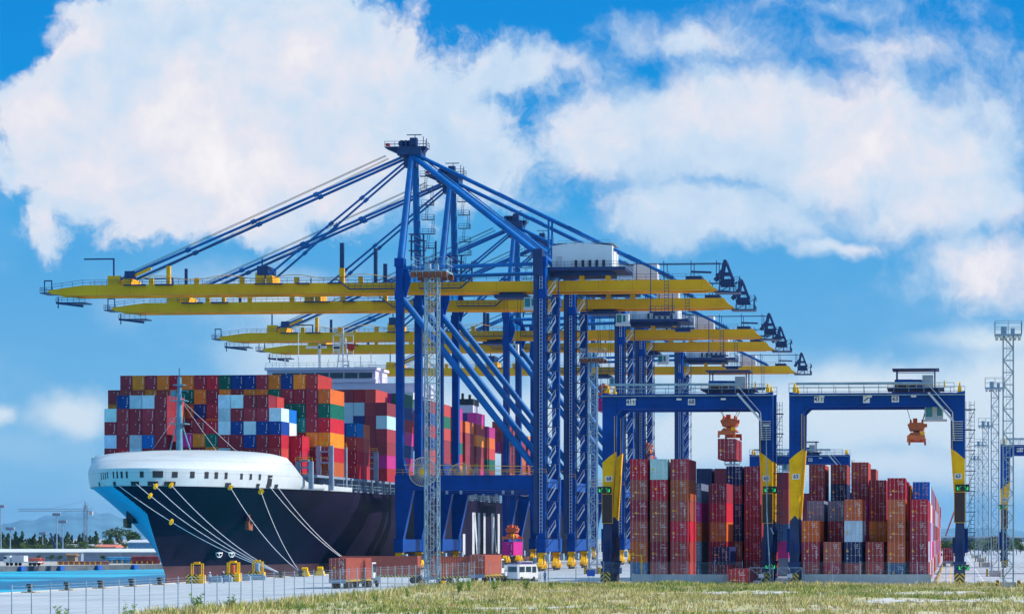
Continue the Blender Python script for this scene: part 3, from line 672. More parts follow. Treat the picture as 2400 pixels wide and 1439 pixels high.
# ------------------------------------------------------------------ the container ship
SX = -146.8; HB = 24.2; DZ = 17.0; PI = 2.5
ship = tag(empty('container_ship', (0, 0, 0)), 'huge container ship with black hull and white rounded bow moored at the quay', 'ship')
def hull_hb(Y, z, zk=16.6):
    zc = min(z, zk); ys = 466+(17-zc)*1.0 if zc > 0 else 483; L = 80+(17-zc)*3.1; p = 1.9-.012*(17-zc)
    t = max(0, min(1, (Y-ys)/L)); return HB*(1-(1-t)**p)**(1-.50*max(0, min(1, (zc-4)/12.6))**1.5)
def ystem(z): return 466+(17-min(z, 16.6)) if z > 0 else 483+(-z*.3)
def hull_part(zs, name, m, y1=868):
    b = MB(); N = 160; rows = []
    for z in zs:
        ys = ystem(z); L = 80+(17-min(z, 16.6))*3.1; row = []
        for k in range(N+1):
            t = k/N; Y = ys+(L*1.02)*(t**1.8); row.append((hull_hb(Y, z), Y))
        row.append((HB, 640)); row.append((HB, y1)); rows.append(row)
    n = len(rows[0])
    for sg in (-1, 1):
        if name == 'hull' and sg < 0: bowmb = MB()
        vs = [(SX+sg*h, y, z) for z, row in zip(zs, rows) for h, y in row]
        fs = [(j*n+i, j*n+i+1, (j+1)*n+i+1, (j+1)*n+i) if sg > 0 else (j*n+i, (j+1)*n+i, (j+1)*n+i+1, j*n+i+1) for j in range(len(zs)-1) for i in range(n-1)]
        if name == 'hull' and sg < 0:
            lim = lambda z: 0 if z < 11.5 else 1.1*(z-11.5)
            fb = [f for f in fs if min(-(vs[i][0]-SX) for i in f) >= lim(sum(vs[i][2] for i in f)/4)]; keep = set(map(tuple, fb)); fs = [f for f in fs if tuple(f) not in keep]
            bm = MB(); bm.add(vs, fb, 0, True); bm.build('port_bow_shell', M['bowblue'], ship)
        b.add(vs, fs, 0, True)
    b.add([(SX-HB, y1, zs[0]), (SX+HB, y1, zs[0]), (SX+HB, y1, zs[-1]), (SX-HB, y1, zs[-1])], [(0, 1, 2, 3)])
    return b.build(name, m, ship)
hull_part([-4, -2, 0, 1.7], 'boot_topping', M['boot'])
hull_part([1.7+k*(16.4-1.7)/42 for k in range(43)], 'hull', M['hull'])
# outline at the knuckle, wrapped with the white band, bulwark and whaleback
def outline(a, z=16.6, out=0):      # a in [-1, 1]: port side Y=AY -> stem -> starboard
    def f(a): Y = 466.4+(516.0-466.4)*a*a; return SX+(1 if a > 0 else -1)*hull_hb(Y, 16.6), Y
    x, y = f(a); e = .01; (x0, y0), (x1, y1) = f(a-e), f(a+e); l = math.hypot(x1-x0, y1-y0); return x+out*(y1-y0)/l, y-out*(x1-x0)/l
A = [(-1+2*k/80) for k in range(81)]
b = MB(); zs = [(16.4, 0.02), (17.3, .22), (18.4, .40), (19.6, .42)]
def drop(a, z, top=22.2):     # the bulwark and shield step down to the deck edge behind Y=496
    by = outline(a)[1]; q = max(0, min(1, (by-496)/13)); s_ = q*q*(3-2*q); return 16.4+(z-16.4)*((1-s_)+s_*1.15/(top-16.4))
vs = [(*outline(a, out=o), drop(a, z)) for z, o in zs for a in A]; n = len(A)
b.add(vs, [(j*n+i, j*n+i+1, (j+1)*n+i+1, (j+1)*n+i) for j in range(len(zs)-1) for i in range(n-1)], 0, True)
# shield: from the bulwark top up and inwards to an arch at Y=499
rows = []; NR = 14
for r_ in range(NR+1):
    ph = r_/NR*math.pi/2; row = []
    for a in A:
        bx, by = outline(a, out=.42); u = a
        ty = 498.0; tx = SX+(hull_hb(498, 16.6)-.35)*math.sin(max(-1, min(1, u*1.05))*math.pi/2); zt = 23.9-1.9*u*u
        if by > ty: ty = by
        k = .5*r_/NR+.5*(1-math.cos(ph)); zt2 = 19.6+(zt-19.6)*(.8*math.sin(ph)+.2*r_/NR)
        if by > 498: tx = bx
        zt2 = drop(a, zt2)
        row.append((bx+(tx-bx)*k, by+(ty-by)*k, zt2))
    rows.append(row)
b.add([p for row in rows for p in row], [(j*n+i, j*n+i+1, (j+1)*n+i+1, (j+1)*n+i) for j in range(NR) for i in range(n-1)], 0, True)
b.build('whaleback_bow', M['bowwhite'], ship)
# white sheer band running aft along both sides
b = MB()
for sg in (-1, 1):
    pts = [(outline(sg*1.0, out=.02)[0]+sg*.02, 515.9)]+[(SX+sg*(hull_hb(y, 16.6)+.02), y) for y in (517.5, 519, 522, 526, 534)]
    pts = [(p[0]+sg*.03, p[1]) for p in pts]; hs = [17.7, 17.6, 17.5, 17.4, 17.35, 17.3]
    b.add([(x, y, 16.4) for x, y in pts]+[(x, y, h) for (x, y), h in zip(pts, hs)], [((i, i+1, 7+i, 6+i) if sg > 0 else (i, 6+i, 7+i, i+1)) for i in range(5)], 0, True)
b.build_split('sheer_band', M['bowwhite'], ship)
b = MB(); ys = [468+k*2.6 for k in range(18)]+[520, 600, 867.9]
vs = []
for y in ys: h = max(0, hull_hb(y, 16.6)-.15); vs += [(SX-h, y, 16.5), (SX+h, y, 16.5)]
b.add(vs, [(2*i, 2*i+1, 2*i+3, 2*i+2) for i in range(len(ys)-1)]); b.build('deck', M['steel'], ship)
# dark patches coloured as the shaded insides of bulwark openings, measured along the band
def band_point(px, side=1):
    best = None
    for k in range(0, 1600):
        a = -1+2*k/1600; x, y = outline(a, out=.4)
        if (a < -.45 and side > 0): continue
        q, s = PXof(x, y)
        if best is None or abs(q-px) < best[0]: best = (abs(q-px), a, x, y, s)
    return best
def band_box(b, a0, a1, z0, z1, o=.235, mi=0):
    m = 4; vs = []
    for z in (z0, z1):
        oo = .06+(.02+.222*(z-16.4) if z < 17.3 else .22+.164*(z-17.3) if z < 18.4 else .40+.02*(z-18.4))
        for k in range(m+1): x, y = outline(a0+(a1-a0)*k/m, out=oo); vs.append((x, y, z))
    b.add(vs, [(i, i+1, m+2+i, m+1+i) for i in range(m)], mi)
for px, w, z0, z1 in ((237, .35, 17.6, 18.9), (242, .3, 17.7, 18.9), (247, .3, 17.7, 18.9), (252, .3, 17.8, 19), (266, .4, 17.8, 19), (275, .4, 17.8, 19), (285, .5, 17.8, 19), (297, .4, 17.8, 19),
                      (332, .7, 17.9, 19), (370, 1.9, 17.9, 19.1), (410, 1.1, 17.95, 19), (451, 1, 17.9, 19.1), (484, 1, 17.9, 19.1), (507, .9, 17.9, 19.1), (530, .8, 17.9, 19.1),
                      (566, .8, 17.9, 19), (588, .8, 17.9, 19), (609, .8, 17.9, 19)):
    _, a, x, y, s = band_point(px); b = MB(); da = .0006
    x2, y2 = outline(a+da, out=.4); d = math.hypot(x2-x, y2-y)/da; h = w/d/2; band_box(b, a-h, a+h, z0, z1, .25); op = b.build('bulwark_opening_shade', M['dark'], ship)
_, a, x, y, s = band_point(633); b = MB(); band_box(b, a-.012, a+.012, 16.7, 18.9, .25); b.build('gangway_recess', M['dark'], ship)
for px, w in ((315, 1.6), (358, 1.9), (399, 2.2), (537, 1.6), (607, 1.2), (632, 1.6), (650, 1.4), (230, .8), (266, .8)):
    _, a, x, y, s = band_point(px); b = MB(); x2, y2 = outline(a+.0006, out=.4); d = math.hypot(x2-x, y2-y)/.0006; h = w/d/2
    band_box(b, a-h, a+h, 16.45, 17.2, .26); b.build('mooring_chock', M['dark'], ship)
# tall white letters along the shell, seen almost edge-on
for k, Yl in enumerate((655, 668, 676, 684, 696, 706)):
    b = MB(); x = SX+HB+.02; b.box(x, x+.04, Yl, Yl+3.2, 2.8, 13.5 if k else 8.0)
    if k in (1, 4): b.beam((x+.02, Yl+3.2, 13.2), (x+.02, Yl+7.5, 3.0), .04, 2.2)
    b.build('hull_lettering', M['lightgrey'], ship)
# anchors in their recesses
for sg, Y, z in ((-1, 482.5, 11.3), (1, 497, 10.9)):
    h = hull_hb(Y, z); ah = MB(); x = SX+sg*h
    if sg < 0: c = Vector((x+1.0, Y-1.0, z))
    else: c = Vector((x+.1, Y, z))
    ah.prism([(c.y-1.6, c.z-1.2), (c.y+1.2, c.z-1.6), (c.y+1.6, c.z+1.2), (c.y-1.0, c.z+1.6)], 'x', c.x-(.9 if sg < 0 else .35), c.x+(.5 if sg < 0 else .12)); pk = ah.build('anchor_pocket', M['hull'] if sg > 0 else M['dark'], ship)
    an = MB(); e = -1.0 if sg < 0 else .25; an.beam((c.x+e, c.y-.3, c.z+.9), (c.x+e, c.y-.3, c.z-2.0), .35, .35); an.prism([(c.y-1.7, c.z-2.3), (c.y+1.1, c.z-2.5), (c.y+1.2, c.z-1.2), (c.y+.2, c.z-1.6), (c.y-.8, c.z-1.5), (c.y-1.9, c.z-.7)], 'x', c.x+e-.35, c.x+e+.35)
    an.build('anchor', M['anchor'], ship)
# draught mark and thruster symbols on the shell
for px, py in ((511, 1297), (541, 1297)):
    for k in range(400):
        Y = 484+k*.25; z = 3.9; x = SX+hull_hb(Y, z); q, s = PXof(x, Y)
        if q > px: break
    n_ = Vector((hull_hb(Y, z)-hull_hb(Y+1, z), 0, 0)); t_ = Vector((hull_hb(Y+.6, z)-hull_hb(Y-.6, z), 1.2, 0)).normalized(); nn = Vector((t_.y, -t_.x, 0)); b = MB()
    c = Vector((x, Y, z+.2))+nn*.12
    ring = [c+t_*(1.1*math.cos(a*math.pi/10))+Vector((0, 0, .85*math.sin(a*math.pi/10))) for a in range(21)]; b.path(ring, .10, n=4)
    b.beam(c-Vector((0, 0, .8)), c+Vector((0, 0, .8)), .2); b.beam(c-t_*1., c+t_*1., .2); b.build('thruster_symbol', M['wht'], ship)
# foremast
mx, my = SX, 492.
b = MB(); b.tube((mx, my, 22.5), (mx, my, 33.5), .68, .5, n=14); b.tube((mx, my, 33.5), (mx, my, 37.6), .45, .4, n=10); b.beam((mx, my, 37.6), (mx, my, 39.3), .18)
for z, w in ((28.6, 1.6), (33.0, 1.4), (36.0, 1.0)): b.box(mx-w, mx+w, my-w, my+w, z, z+.18)
for z in (28.8, 33.2): b.rail((mx-1.4, my-1.4, z), (mx+1.4, my-1.4, z), h=1, step=.7)
for sg in (-1, 1): b.tube((mx+sg*2.4, my+.5, 22.3), (mx+sg*.5, my, 28.6), .14, n=6); b.beam((mx+sg*.2, my, 35.0), (mx+sg*1.7, my, 35.0), .14)
b.box(mx-1.5, mx-.6, my-.5, my+.5, 34.0, 35.0); b.build('foremast', M['mastblue'], ship)
b = MB()
for x1, z0 in ((15.2, 17.5), (9, 17.4), (-8.5, 24)): b.tube((mx, my, 33.6 if x1 > 0 else 31), (mx+x1, my+10, z0), .03, n=4, cap=False)
b.build('mast_stay', M['wht'], ship)

# lashing bridges, hatch pedestals and rails
def lashing(Y, z1, xs):
  for x0, x1 in xs:
    b = MB(); y2 = MB()
    if 1:
        for x in (x0, x1): b.box(x-.42, x+.42, Y, Y+.95, 16.5, z1)
        for z in (19.4, 22.2, z1-1.0): b.box(x0+.42, x1-.42, Y+.05, Y+.9, z-.35, z); b.rail((x0+.4, Y-.02, z), (x1-.4, Y-.02, z), h=.9, step=1.1, r=.03)
        y2.rail((x0-.4, Y-.1, z1), (x1+.4, Y-.1, z1), h=.75, step=.9, r=.045); y2.beam((x0+.4, Y-.1, z1-2.4), (x1-.4, Y-.1, z1-2.4), .08)
    lb = b.build('lashing_bridge', M['steel'], ship); y2.build('railing', M['safety'], lb)
lashing(518.9, 25.4, [(-124.9+i-.55, -124.9+i+2.05) for i in (-1.0,)])
lashing(533.2, 25.6, [(-127.4, -124.4)]); lashing(562.5, 25.6, [(-128.4, -124.4)]); lashing(588.5, 25.5, [(-127.0, -124.4)])
lashing(505.2, 21.9, [(-127.2, -124.6), (-168.0, -166.0)])
for Y in (636, 652, 668, 684, 700): lashing(Y-1.2, 25.6, [(-127, -124.4)])
b = MB()
for k in range(40):
    y = 507+k*6.1
    if y < 505: continue
    h = hull_hb(y, 16.6)-1.0; b.box(SX+h-.35, SX+h, y, y+.35, 16.5, 19.3)
b.box(SX-22.6, SX+22.6, 509, 735, 18.9, 19.35); b.box(SX-20, SX+20, 509.2, 735, 16.5, 18.9); b.build('hatch_coaming', M['steel'], ship)
b = MB(); ys = list(range(524, 860, 12))
for y0, y1 in zip(ys, ys[1:]): b.rail((SX+hull_hb(y0, 16.6)-.1, y0, 16.6), (SX+hull_hb(y1, 16.6)-.1, y1, 16.6), h=1.25, step=1.6, r=.045)
b.build('deck_railing', M['galv'], ship)
# superstructure
YB = 604.; b = MB()
b.prism([(SX-12.5, 45.9), (SX+13.2, 45.9), (SX+13.2, 42.9), (SX+24.4, 42.9), (SX+24.4, 39.8), (SX+21.5, 39.4), (SX+18.5, 37.0), (SX+17.6, 33.0), (SX+17.5, 16.5), (SX-17.5, 16.5), (SX-17.5, 40.4), (SX-24.4, 41.6), (SX-24.4, 43.2), (SX-12.5, 43.2)], 'y', YB, YB+13)
sup = b.build('bridge_superstructure', M['cream'], ship)
b = MB(); b.box(SX-12.9, SX+13.6, YB-.8, YB+13.3, 45.95, 46.6); b.box(SX-12.7, SX+13.4, YB-.45, YB-.01, 43.1, 43.75); b.build('wheelhouse_roof', M['cream'], sup)
b = MB()
for k in range(7): x = SX-11.2+k*3.42; b.box(x, x+3.1, YB-.12, YB-.012, 44.05, 45.35)
b.build_split('bridge_window', M['glass'], sup)
for x in (-.2, 4.0, 6.6): b = MB(); b.box(SX+x-.25, SX+x+.25, YB-.06, YB-.012, 39.5, 40.5); b.build('window', M['glass'], sup)
b = MB(); b.rail((SX-12.7, YB-.6, 46.6), (SX+13.4, YB-.6, 46.6), step=1.6); b.rail((SX-24.2, YB, 43.2), (SX-13, YB, 43.2), step=2.); b.rail((SX+13.6, YB, 42.9), (SX+24.2, YB, 42.9), step=2.)
for x, h in ((-5.8, 8.5), (-11, 2.5), (-9, 2.2), (9, 2.8), (11.5, 3.6), (1.5, 2.2)): b.beam((SX+x, YB+3, 46.6), (SX+x, YB+3, 46.6+h), .16)
b.beam((SX-1.0, YB+4, 46.6), (SX-1.0, YB+4, 52.4), .5); b.beam((SX-4.2, YB+4, 51.6), (SX+.6, YB+4, 51.6), .5); b.build('bridge_railing', M['wht'], sup)
b = MB(); cx = SX+4.4
for sg in (-1, 1): b.tube((cx+sg*1.4, YB+5, 46.6), (cx+sg*.5, YB+5, 54), .18, n=6); b.beam((cx+sg*2.4, YB+5, 50), (cx+sg*2.4, YB+5, 54.4), .14)
for z, w in ((50, 2.4), (52.4, 2.4), (54.4, 2.4), (48.4, 1.5)): b.beam((cx-w, YB+5, z), (cx+w, YB+5, z), .2); b.beam((cx-w, YB+5, z+.5), (cx+w, YB+5, z+.5), .1)
b.beam((cx, YB+5, 46.6), (cx, YB+5, 56.3), .3); rm = b.build('radar_mast', M['wht'], sup)
b = MB(); b.box(cx-2.2, cx-.7, YB+4.6, YB+4.65, 51.3, 51.7, 1); b.box(cx-2.2, cx-.7, YB+4.6, YB+4.65, 50.8, 51.1); b.box(cx-2.2, cx-.7, YB+4.6, YB+4.65, 51.9, 52.2)
b.build('striped_flag', [M['wht'], M['navy']], rm)
b = MB(); b.prism([(cx+1.0, 51.2), (cx+2.3, 50.6), (cx+2.9, 51.4), (cx+2.6, 52.3), (cx+1.0, 52.5)], 'y', YB+4.6, YB+4.66); b.build('red_flag', M['red'], rm)
b = MB(); b.box(SX+19.0, SX+22.5, YB-2.5, YB+4, 39.0, 40.6); b.tube((SX+20, YB-1, 38.2), (SX+20, YB+8, 38.2), 1.4, n=12); b.build('lifeboat', M['wht'], sup)
FY = 720.; fx, _ = XZ(1088, 940, FY)
b = MB(); b.prism([(fx-3, 16.5), (fx+3.2, 16.5), (fx+2.4, 43.6), (fx-2.2, 43.6)], 'y', FY, FY+9); fu = b.build('funnel', M['cream'], ship)
b = MB(); b.box(fx-2.3, fx+2.5, FY-.05, FY+9.05, 43.6, 45.3); b.tube((fx-1, FY+3, 45.3), (fx-1, FY+3, 47), .4, n=8); b.tube((fx+1, FY+3, 45.3), (fx+1, FY+3, 46.6), .4, n=8); b.build('funnel_cap', M['dark'], fu)

# ---- deck cargo.  colx(i): centre of column i, 0 = port, 17 = starboard
PI = 2.55
def colx(i): return -124.3-PI*.5-(17-i)*PI
HC, SC = 2.896, 2.59
def bay(name, Y, L, H, base, cells, group, nt, sh=0):
    for (c, t), k in cells.items():
        z = base+t*(H+.01); c += sh
        lab = '%s container, %s tier up, %s column from port, %s' % (CN[k], ORD[t], ORD[c], name)
        cont(k, colx(c)+(1.1 if sh else 0), Y, z, L, H, False, lab, group)
# foremost bay: port block (columns 0-4), middle pair, starboard block
base = 19.4; cells = {}
rowsA = ['.BLLM', 'LMMMM', 'MMMMM', 'LMLUM', 'MRLMM', 'MMMMM']
for r_, row in enumerate(rowsA):
    for i, k in enumerate(row):
        if k != '.': cells[i, 5-r_] = k
bay('foremost bay on deck', 507.2, 6.058, SC, base, cells, 'containers on the deck of the ship', 6, 1)
cells = {(i, t): k for (i, t), k in cells.items() if i == 4}; cells = {(4, 5): 'r', (4, 4): 'o', (4, 3): 'r', (4, 2): 'M', (4, 1): 'M'}
bay('second short deck bay', 513.6, 6.058, SC, base, cells, 'containers on the deck of the ship', 6, 1)
cells = {(7, 2): 'M', (8, 2): 'R', (7, 1): 'O', (8, 1): 'G', (7, 0): 'M', (8, 0): 'O', (6, 1): 'P', (6, 0): 'M'}
cells = {(a, t+1): k for (a, t), k in cells.items()}
bay('low block beside the foremast', 507.2, 12.19, SC, base+.2, cells, 'containers on the deck of the ship', 6, 1)
cells = {}
for r_, row in enumerate(['LLMMr', 'LMMML', 'LBLBB', 'MMBMR', 'LMMMM', 'MMMMU']):
    for i, k in enumerate(row):
        if r_ == 0 and i == 4: continue
        cells[9+i, 5-r_] = k
cellsA = dict(cells)
cells2 = {(12, 5): 'r', (13, 4): 'U', (13, 3): 'W', (13, 2): 'r', (13, 1): 'r', (13, 0): 'R', (14, 2): 'R', (14, 1): 'R', (14, 0): 'R'}
cellsA[13, 4] = 'L'; cellsA[13, 1] = 'r'
bay('starboard block of foremost bay', 507.2, 6.058, SC, base, cellsA, 'containers on the deck of the ship', 6, 1)
bay('short bay behind foremost starboard block', 513.6, 6.058, SC, base, cells2, 'containers on the deck of the ship', 6, 1)
# tall second bay
YB2 = 520.6; cells = {}
for i, k in enumerate('MOMORO' 'MRGBBMOBOM'): cells[i+1, 6] = k
for i, k in enumerate('MmmOmOGOMOMOOGMMMM'): cells[i, 5] = k
extra = {0: 'OMGLB', 5: 'MRLOM', 6: 'oMWMM', 7: 'BMOBM', 8: 'MOMRM', 9: 'OMRoM', 10: 'MMOMM', 13: 'MMMMM', 14: 'GMGMR', 15: 'GTMMM', 16: 'MMOMM', 17: 'GRORH'}
for c, s_ in extra.items():
    for j, k in enumerate(s_): cells[c, 4-j] = k
cells[17, 5] = 'o'; cells[16, 6] = 'r'; cells[17, 4] = 'G'; cells[16, 4] = 'M'; cells[15, 4] = 'G'
bay('tall full-width front deck bay', YB2, 12.19, HC, base, cells, 'containers on the deck of the ship', 7)
cells = {(17, 3): 'U', (17, 2): 'r', (17, 1): 'R', (17, 0): 'R', (16, 3): 'B', (16, 2): 'M'}
bay('low bay between tall bays', 544.5, 6.058, HC, base, cells, 'containers on the deck of the ship', 4)
bay('second low bay between tall bays', 550.8, 6.058, HC, base, {(17, 3): 'o', (17, 2): 'r', (17, 1): 'R', (17, 0): 'R'}, 'containers on the deck of the ship', 4)
cells = {}
for c, s_ in {13: 'MLL', 14: 'MLLBM', 15: 'LLBPM', 16: 'RMMMMMM', 17: '.MLMMPR', 12: 'MM'}.items():
    for j, k in enumerate(s_):
        if k != '.': cells[c, 6-j] = k
cells[16, 6] = 'r'; cells[15, 6] = 'R'
bay('tall bay beside nearest crane leg', 574, 12.19, HC, base, cells, 'containers on the deck of the ship', 7)
rr = random.Random(11)
for bi, Y in enumerate((590.5, 622, 636, 652, 668, 684, 700, 736, 752, 768)):
    cells = {}; top = (6, 6, 6, 6, 5, 6, 5, 6, 5, 5)[bi]
    for t in range(top+1):
        for c in ((17,) if t < 4 else (16, 17)): cells[c, t] = rr.choice('MMRrPOoRBGMMrP')
        if t >= 3 and bi == 1: cells[15, t] = rr.choice('MMRK'); cells[16, t] = rr.choice('MMRK')
    nm = ['bay beside the ship bridge', 'first bay behind the ship bridge', 'second bay behind the ship bridge', 'third bay behind the ship bridge', 'fourth bay behind the ship bridge', 'fifth bay behind the ship bridge', 'sixth bay behind the ship bridge', 'first bay behind the funnel', 'second bay behind the funnel', 'last bay at the stern'][bi]
    bay(nm, Y, 12.19, HC, base, cells, 'containers on the deck of the ship', 7)

# ------------------------------------------------------------------ mooring lines, rat guards, bollards
def bollard(x, y, z, label):
    o = empty('bollard', (x, y, z)); b = MB(); b.tube((0, 0, 0), (0, 0, .7), .34, .28, n=12); b.tube((0, 0, .7), (0, 0, 1.1), .5, .42, n=12); b.box(-.6, .6, -.6, .6, 0, .12); b.build('post', M['black'], o)
    b = MB(); b.box(-1.0, 1.0, -.9, .9, -.0, .06); b.build('base_plate', M['stripe'], o); return tag(o, label, 'bollard', 'bollards along the quay edge')
BL = [(70, 1383), (157, 1378), (235, 1372), (308, 1369), (374, 1364)]
for i, (px, py) in enumerate(BL):
    s = (2235-px)/(-(QX+1.2))*.9951; _, y = XY(px, s); bollard(QX+1.2, y, 0, 'black iron bollard on the quay edge, %s from the left picture side' % ORD[i])
bx1, by1 = QX+1.3, XY(657, (2235-657)/118.0*.9951)[1]; bx2, by2 = QX+1.3, XY(703, (2235-703)/118.0*.9951)[1]; bx3, by3 = QX+1.6, XY(845, (2235-845)/117.6*.9951)[1]
bollard(bx1, by1, 0, 'bollard holding the bundle of long bow ropes'); bollard(bx2, by2, 0, 'bollard holding the two steep bow ropes'); bollard(bx3, by3, 0, 'bollard behind the parked container truck holding two ropes')
lines = [(273, -.35, bx1, by1, 'lowest and leftmost bow rope starting at the blue side of the bow', (.34,)), (319, 0, bx1, by1, 'bow rope with a yellow disc just below the white band', (.10,)), (359, 0, bx1, by1, 'bow rope starting from a yellow disc, third of the long bundle', (.02,)),
         (399, 0, bx1, by1, 'uppermost bow rope of the long bundle', (.01,)), (537, 0, bx2, by2, 'left of the two ropes tied to the second rope bollard', (.02,)), (607, 0, bx2, by2, 'steepest rope, right one at the second rope bollard', (.05,)),
         (632, 0, bx3, by3, 'lower of the two ropes that end behind the red truck', ()), (650, 0, bx3, by3, 'upper of the two ropes that end behind the red truck', ())]
for px, dz, bx, by, lab, discs in lines:
    _, a, x, y, s = band_point(px); p = Vector((x, y, 16.75)); q = Vector((bx, by, .75)); b = MB(); pts = []
    for k in range(25): t = k/24; c = p.lerp(q, t); c.z -= 1.6*4*t*(1-t); pts.append(c)
    b.path(pts, .065, n=6); o = b.build('mooring_rope', M['rope']); tag(o, 'pale mooring line: '+lab, 'rope', 'mooring lines of the ship')
    for t in discs:
        c = p.lerp(q, t); c.z -= 1.6*4*t*(1-t); d = (q-p).normalized(); b = MB(); b.tube(c-d*.06, c+d*.06, .58, n=18); b.tube(c-d*.2, c+d*.2, .2, n=10)
        tag(b.build('rat_guard', M['safety']), 'yellow disc on the %s' % lab.split(' starting')[0].split(' with')[0], 'rat guard', 'yellow discs on the mooring ropes')
# ------------------------------------------------------------------ lettering
def text_part(txt, size, parent, loc, m, depth=.02, name='lettering', rx=R(90)):
    cu = bpy.data.curves.new('lettering', 'FONT'); cu.body = txt; cu.size = size; cu.extrude = depth; cu.offset = size*.015; cu.align_x = 'CENTER'; cu.align_y = 'CENTER'
    o = bpy.data.objects.new('tmp', cu); COL.objects.link(o); dg = bpy.context.evaluated_depsgraph_get(); me = bpy.data.meshes.new_from_object(o.evaluated_get(dg))
    bpy.data.objects.remove(o); me.materials.clear(); me.materials.append(m)
    t = inst(name, me, parent, loc); t.rotation_euler = (rx, 0, 0); return t
def plate(txt, w, h, parent, loc, size=None):
    b = MB(); b.box(-w/2, w/2, -.03, 0, -h/2, h/2); p = b.build('number_plate', M['wht'], parent, loc)
    text_part(txt, size or h*.95, p, (0, -.06, 0), M['navy_dark']); return p
def arrow_sign(parent, loc, w=1.95, h=.95):
    b = MB(); b.box(-w/2, w/2, -.12, .12, -h/2, h/2); p = b.build('arrow_sign', M['black'], parent, loc); b = MB()
    for sg in (-1, 1):
        c = Vector((sg*w*.24, -.14, 0)); a = c+Vector((-sg*.24, 0, .27)); e = c+Vector((sg*.24, 0, -.27)); b.beam(a, e, .09, .03)
        b.beam(e, e+Vector((-sg*.40, 0, .02)), .09, .03); b.beam(e, e+Vector((0, 0, .42)), .09, .03)
    b.build_split('green_arrow', M['led'], p, gap=.02); return p
